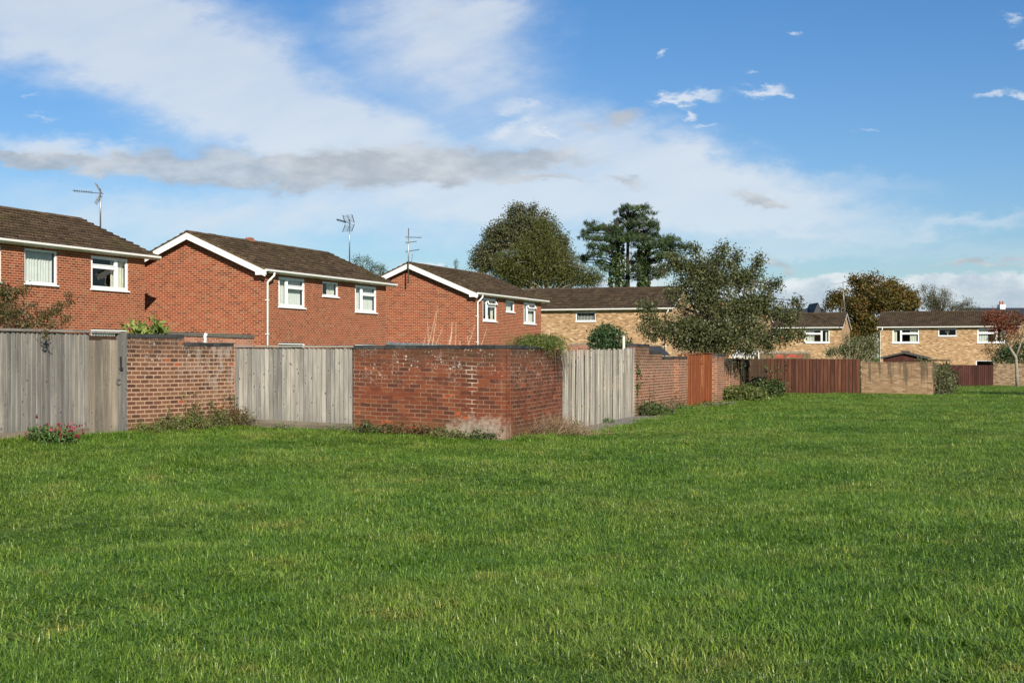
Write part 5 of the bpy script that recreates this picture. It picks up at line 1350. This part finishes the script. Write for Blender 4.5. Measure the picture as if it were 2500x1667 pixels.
# dry grass tuft
px_, Y_ = rpx(1.7, .32); bs = gpt(px_, Y_); t = empty("dry_grass_tuft", bs); tag(t, "brown dead grass tuft leaning against the right face of the corner wall", "grass tuft")
lp, la = [], []
for k in range(900):
    x_, y_ = random.gauss(0, .42), random.gauss(0, .16); ln = random.uniform(.1, .5); an = random.gauss(.5, .55)
    d_ = Vector((math.sin(an) * .9, random.gauss(0, .3), abs(math.cos(an)) * .75)).normalized(); hh = random.uniform(.02, .30) * math.exp(-(x_ / .6) ** 2)
    lp.append((x_ + d_.x * ln * .4, y_, hh + d_.z * ln * .3)); la.append(d_)
leaf_mesh("stem", np.array(lp), .36, M['dry'], t, axis=np.array(la), jit=.2, up=0, aspect=.02)
for (nm, lab, s_, off, wd, ht, n, sz, mat, st, tl) in (("weed", "small weed at the near foot of the silver-grey fence", 4.2, .15, .2, .18, 80, .05, 'leaf_weed', 8, 0), ("weed", "green tuft under the middle of the silver-grey fence", 6.9, .12, .2, .12, 90, .05, 'leaf_herb', 8, 0),
        ("bramble_bush", "round-leaved bramble at the far end of the silver-grey fence", 10.6, .35, .75, .42, 900, .06, 'leaf_ivy', 34, 0), ("weed", "yellowed dry weeds beside the bramble, under the stepped wall", 12.6, .3, .45, .34, 420, .055, 'dry', 30, 2),
        ("weed", "tall thin seeded weed against the stepped wall", 11.9, .18, .15, .75, 40, .05, 'dead_ivy', 6, 3), ("weed", "twiggy weed at the brick pier", 14.9, .15, .3, .5, 140, .05, 'leaf_rust', 14, 4), ("weed", "green weeds before the rust red fence", 14.2, .4, .4, .22, 300, .06, 'leaf_herb', 16, 0),
        ("weed", "low green weeds on the paving by the rust red fence", 19.0, .55, .6, .16, 260, .07, 'leaf_weed', 16, 0),
        ("corner_shrub", "rounded green shrub at the wall foot beyond the rust red fence", 24.6, .55, .95, .62, 2600, .085, 'leaf_weed', 50, 0), ("corner_shrub", "taller dark shrub in front of the dark board gate", 30.0, .75, 1.0, .85, 2600, .095, 'leaf_ivy', 50, 3)):
    px_, Y_ = rpx(s_, off); weed(nm, lab, px_, Y_, wd, ht, n, sz, mat if mat != 'dead_ivy' else 'leaf_rust', "bush" if 'bush' in nm or 'shrub' in nm else "weed", st, .6, group=None if 'shrub' in nm or 'bush' in nm else "weeds along the wall feet", dep=.4, tall=tl)
# ivy sprigs at fence end, dead ivy under the apple tree, ivy on the tan return
p_ = run(10.42) + wn_ * .04; bs = Vector((p_.x, p_.y, gz(*p_))); t = empty("ivy_sprig", bs); tag(t, "thin ivy climbing the joint of the silver-grey fence and the stepped wall", "ivy")
mb = MB(); mb.tube([(0, 0, 0), (.02, 0, .6), (.0, 0, 1.3)], .008, .004, 4); mb.build("stem", M['twig'], t)
leaf_mesh("foliage", np.concatenate([rng.normal(size=(60, 3)) * (.05, .03, .10) + (0, 0, 1.15), rng.normal(size=(60, 3)) * (.05, .03, .10) + (.02, 0, .75)]), .06, M['leaf_ivy'], t, aspect=.8)
p_ = run(26.4) + wn_ * .12; bs = Vector((p_.x, p_.y, gz(*p_))); t = empty("hanging_ivy", bs); tag(t, "dead dark ivy strands hanging over the short brick wall below the apple tree", "ivy")
mb = MB(); lp = []
for k in range(34):
    s_ = random.choice([random.gauss(-1.4, .3), random.gauss(.3, .5), random.gauss(1.7, .35)]); l_ = random.uniform(.2, .9); b_ = Vector((w2.x * s_, w2.y * s_, 1.50 + .05 * random.random())); d_ = Vector((random.gauss(0, .05), random.gauss(0, .05) - .02, -l_))
    mb.tube([b_, b_ + d_ * .5 + Vector((.02, 0, 0)), b_ + d_], .03, .006, 5)
    for q_ in range(10): lp.append(b_ + d_ * random.random() + Vector((random.gauss(0, .05), random.gauss(0, .05), 0)))
mb.build("stem", M['dead_ivy'], t); leaf_mesh("foliage", np.array(lp), .08, M['leaf_dark'], t, droop=.6)
p_ = Ge + w2 * 2.2 + wn_ * .25; bs = Vector((p_.x, p_.y, gz(*p_))); t = empty("ivy_bush", bs); tag(t, "yellow-green ivy bank against the end of the tan stained wall", "ivy")
mb = MB(); lp = []
for k in range(60):
    s_ = random.uniform(-1.9, 4); o_ = abs(random.gauss(0, .26)); h_ = random.uniform(.1, 1.25) * (1 - .35 * o_); c_ = Vector((w2.x * s_ + wn_.x * o_, w2.y * s_ + wn_.y * o_, h_))
    mb.tube([(w2.x * s_, w2.y * s_, -.05), (w2.x * s_, w2.y * s_, h_ * .6), c_], .015, .005, 4)
    for q_ in range(46): lp.append(c_ + Vector((random.gauss(0, .2), random.gauss(0, .25), random.gauss(0, .16))))
mb.build("stem", M['twig'], t); leaf_mesh("foliage", np.array(lp), .085, M['leaf_apple'], t, aspect=.7)
px_, py_ = 2262, 878; bs = gpt(px_, 61.5)
bush("climbing_rose", "pale-flowered climber on top of the tan wall beside the brown shed", bs, [(2250, 880, 24, 6), (2275, 884, 14, 6), (2265, 890, 30, 8)], 61.5, 700, .07, 'leaf_grey', csize=.06, per=12, nl=10)

# ------------------------------------------------------------------ things in the gardens
# white clothes post
p_ = P(1523, 850, 36); t = empty("white_post", (p_.x, p_.y, gz(p_.x, p_.y))); tag(t, "slim white post beside the round dark bush", "post")
mb = MB(); hz = P(1523, 820, 36).z - gz(p_.x, p_.y); mb.box(-.032, .032, -.032, .032, 0, hz); mb.build("shaft", M['cream_curtain'], t)
mb = MB(); mb.box(-.042, .042, -.042, .042, hz + .002, hz + .04); mb.build("cap", M['pale_wood'], t)
# vent pipe above the brown wall
p_ = P(500, 836, 27); zb_ = gz(p_.x, p_.y); t = empty("vent_pipe", (p_.x, p_.y, zb_)); tag(t, "short white vent pipe with a rounded cap above the brown brick wall", "pipe")
h0 = P(500, 821, 27).z - zb_
mb = MB(); mb.tube([(0, 0, 0), (0, 0, h0 - .12)], .045, seg=10); mb.build("shaft", M['white'], t, True)
mb = MB(); mb.tube([(0, 0, h0 - .12), (.01, 0, h0 - .06), (.0, 0, h0 + .0), (.03, 0, h0 + .06)], .03, .035, 8); mb.build("cap", M['white'], t, True)
# brown shed
Z = 69; c0 = P(2156, 884, Z); t = empty("garden_shed", (c0.x, c0.y, gz(c0.x, c0.y)), FRZ); tag(t, "low brown shed with a felted gable roof behind the tan stained wall", "shed")
k = Z / F; W_ = 2.15; zb = gz(c0.x, c0.y); he = EYE - 8 * k - zb + .0; hr = EYE + 0.5 * k - zb + .1
mb = MB(); rf_x = W_ * .50
mb.poly([(0, 0, 0), (W_, 0, 0), (W_, 0, he), (rf_x, 0, hr - .05), (0, 0, he)], [(0, 0), (W_, 0), (W_, he), (rf_x, hr), (0, he)])
mb.poly([(0, 2, 0), (0, 0, 0), (0, 0, he), (0, 2, he)]); mb.poly([(W_, 0, 0), (W_, 2, 0), (W_, 2, he), (W_, 0, he)]); mb.poly([(W_, 2, 0), (0, 2, 0), (0, 2, he), (rf_x, 2, hr - .05), (W_, 2, he)])
mb.build("wall", M['plum_wood'], t)
mb = MB()
for sg, xe in ((1, -.12), (-1, W_ + .12)):
    mb.hexa([(xe, -.15, he - .04), (rf_x, -.15, hr - .04), (rf_x, 2.15, hr - .04), (xe, 2.15, he - .04), (xe, -.15, he + .05), (rf_x, -.15, hr + .05), (rf_x, 2.15, hr + .05), (xe, 2.15, he + .05)])
mb.box(rf_x - .16, rf_x + .16, -.16, 2.16, hr + .03, hr + .10); mb.build("roof", M['felt'], t)
mb = MB(); mb.box(.55, 1.45, -.03, -.002, he - .17, he - .12); mb.build("trim", M['brown_wood'], t)
mb = MB(); mb.box(W_ + .13, W_ + 1.15, .1, 1.0, he - .16, he - .08); mb.box(W_ + .95, W_ + 1.02, .5, .57, 0, he - .16); mb.build("side_canopy", M['dark_wood'], t)
# red garden canopy behind the brown fence
Z = 66; c0 = P(1893, 875, Z); zb = gz(c0.x, c0.y); t = empty("garden_canopy", (c0.x, c0.y, zb), FRZ); tag(t, "sagging faded red canopy showing above the reddish brown fence", "canopy")
mb = MB(); wd = 1.25; ht = EYE + 2.5 * Z / F - zb; lo = EYE - 8 * Z / F - zb
nn_ = 8
for i in range(nn_):
    for j in range(4):
        def cp_(i_, j_):
            f_, h_ = i_ / nn_, j_ / 4
            return (f_ * wd, h_ * .9, ht - .05 * math.sin(f_ * 9) - (.18 - .18 * h_) - .06 * math.sin(f_ * 3.14) * h_ + .03 * math.cos(f_ * 14))
        mb.poly([cp_(i, j), cp_(i + 1, j), cp_(i + 1, j + 1), cp_(i, j + 1)])
    def lowp(i_): return (i_ / nn_ * wd, -.01, lo + .10 - .06 * abs(math.sin(i_ * 1.2)))
    mb.poly([lowp(i), lowp(i + 1), cp_(i + 1, 0), cp_(i, 0)])
mb.build("cloth", M['red_cloth'], t)
for (x_, y_) in ((.05, .05), (wd - .05, .05), (.05, .85), (wd - .05, .85)):
    mb = MB(); mb.tube([(x_, y_, 0), (x_, y_, ht - .25)], .025, seg=6); mb.build("pole", M['metal'], t)
# white-barred lean-to roof below the apple tree
Z = 58; c0 = P(1786, 872, Z); zb = gz(c0.x, c0.y); t = empty("greenhouse", (c0.x, c0.y, zb), FRZ); tag(t, "white-framed greenhouse with a sloping barred roof, half hidden under the apple tree", "greenhouse")
wd = .95; z0_, z1_ = EYE - 5 * Z / F - zb, EYE + 14 * Z / F - zb
mb = MB()
def gr(x_, y_): return (x_, y_, z0_ + (z1_ - z0_) * y_ / 1.4)
for i in range(8):
    x_ = wd * i / 7; mb.tube([gr(x_, 0), gr(x_, 1.4)], .026, seg=5); mb.tube([(x_, 0, 0), (x_, 0, z0_)], .025, seg=5)
for y_ in (0, .7, 1.4): mb.tube([gr(0, y_), gr(wd, y_)], .03, seg=5)
for x_ in (0, wd): mb.tube([(x_, 1.4, 0), gr(x_, 1.4)], .03, seg=5)
mb.build("frame", M['white'], t)
mb = MB(); mb.poly([gr(0, 0), gr(wd, 0), gr(wd, 1.4), gr(0, 1.4)]); mb.build("roof_sheet", M['glass'], t)
# low pale garden wall in front of the buff house
a_, b_ = P(1815, 866, 86).to_2d(), P(1978, 866, 84.5).to_2d()
t = empty("garden_wall", (a_.x, a_.y, gz(*a_))); tag(t, "low pale wall in the garden of the buff house, behind the red canopy", "garden wall")
mb = MB(); wall_run(mb, a_, b_, EYE + 3.5 * 86 / F, side=1); finish(mb, "brickwork", M['tan_wall_brick'], t)
mb = MB(); coping_run(mb, a_, b_, EYE + 3.5 * 86 / F, h=.12, ln=.6); finish(mb, "coping", M['pale_bark'], t)
# red brick foot wall behind the green plant
a_, b_ = P(1388, 866, 44).to_2d(), P(1450, 866, 43.6).to_2d(); zt = EYE + 24 * 44 / F
t = empty("garden_wall", (a_.x, a_.y, gz(*a_))); tag(t, "short red brick wall with a pale top, left of the round dark bush", "garden wall")
mb = MB(); wall_run(mb, a_, b_, zt); finish(mb, "brickwork", M['store_brick'], t)
mb = MB(); coping_run(mb, a_, b_, zt, h=.05, ln=.45); finish(mb, "coping", M['pale_bark'], t)
# dark-felted store roof behind the stepped wall
Z = 41; c0 = P(1546, 866, Z); zb = gz(c0.x, c0.y); t = empty("garden_shed", (c0.x, c0.y, zb), FRZ); tag(t, "small slate-roofed bin store behind the highest step of the red brick wall", "shed")
hz = EYE + 14 * Z / F - zb; w_ = .62
mb = MB(); mb.box(0, w_, 0, .9, 0, hz); mb.build("wall", M['dark_wood'], t)
mb = MB(); mb.hexa([(-.05, -.05, hz + .002), (w_ + .35, -.05, hz - .2), (w_ + .35, .95, hz - .2), (-.05, .95, hz + .002), (-.05, -.05, hz + .10), (w_ + .02, -.05, hz + .10), (w_ + .02, .95, hz + .10), (-.05, .95, hz + .10)]); mb.build("roof", M['slate'], t)

# far slate-roofed buildings
def far_house(label, px0, px1, ridge_y, Z, eave_y, gable=None, chimney=None):
    a_ = P(px0, 866, Z); zb = gz(a_.x, Z); t = empty("slate_house", (a_.x, Z, zb)); tag(t, label, "house", "distant slate-roofed houses")
    wd = (px1 - px0) * Z / F; ze = EYE + (HY - eave_y) * Z / F - zb; zr = EYE + (HY - ridge_y) * Z / F - zb
    mb = MB(); mb.box(.3, wd - .3, .6, 8, 0, ze); mb.build("wall", M['buff_brick'], t)
    mb = MB(); mb.poly([(0, 0, ze - .1), (wd, 0, ze - .1), (wd, 4.3, zr), (0, 4.3, zr)]); mb.poly([(wd, 8.6, ze - .1), (0, 8.6, ze - .1), (0, 4.3, zr), (wd, 4.3, zr)])
    for x_ in (0, wd): mb.poly([(x_, 0, ze - .1), (x_, 4.3, zr), (x_, 8.6, ze - .1)])
    if gable:
        gx = (gable[0] - px0) * Z / F; gw = gable[1] * Z / F; gh = EYE + (HY - gable[2]) * Z / F - zb
        mb.poly([(gx - gw, -.5, ze - .6), (gx, -.5, gh), (gx, 5, gh), (gx - gw, 5, ze - .6)]); mb.poly([(gx, -.5, gh), (gx + gw, -.5, ze - .6), (gx + gw, 5, ze - .6), (gx, 5, gh)])
        mb.poly([(gx - gw * .9, -.4, ze - .6), (gx + gw * .9, -.4, ze - .6), (gx, -.4, gh - .1)])
    rf = mb.build("roof", M['slate'], t)
    if chimney:
        cx = (chimney[0] - px0) * Z / F; cw = chimney[1] * Z / F; ch = EYE + (HY - chimney[2]) * Z / F - zb
        mb = MB(); mb.box(cx - cw, cx + cw, 3.6, 4.9, zr - 1, ch); mb.build("chimney", M['white'], rf)
        mb = MB()
        for s_ in (-.5, .5): mb.tube([(cx + cw * s_, 4.2, ch), (cx + cw * s_, 4.2, ch + .5)], .16, .12, 8)
        mb.build("chimney_pot", M['terracotta'], rf)
far_house("distant dark slate roof with a small pointed gable, left of the orange autumn tree", 1830, 2030, 751, 185, 775, (1995, 22, 739))
far_house("distant dark slate roof with a white chimney at the right edge", 2370, 2560, 749, 190, 770, None, (2471, 6.5, 741))
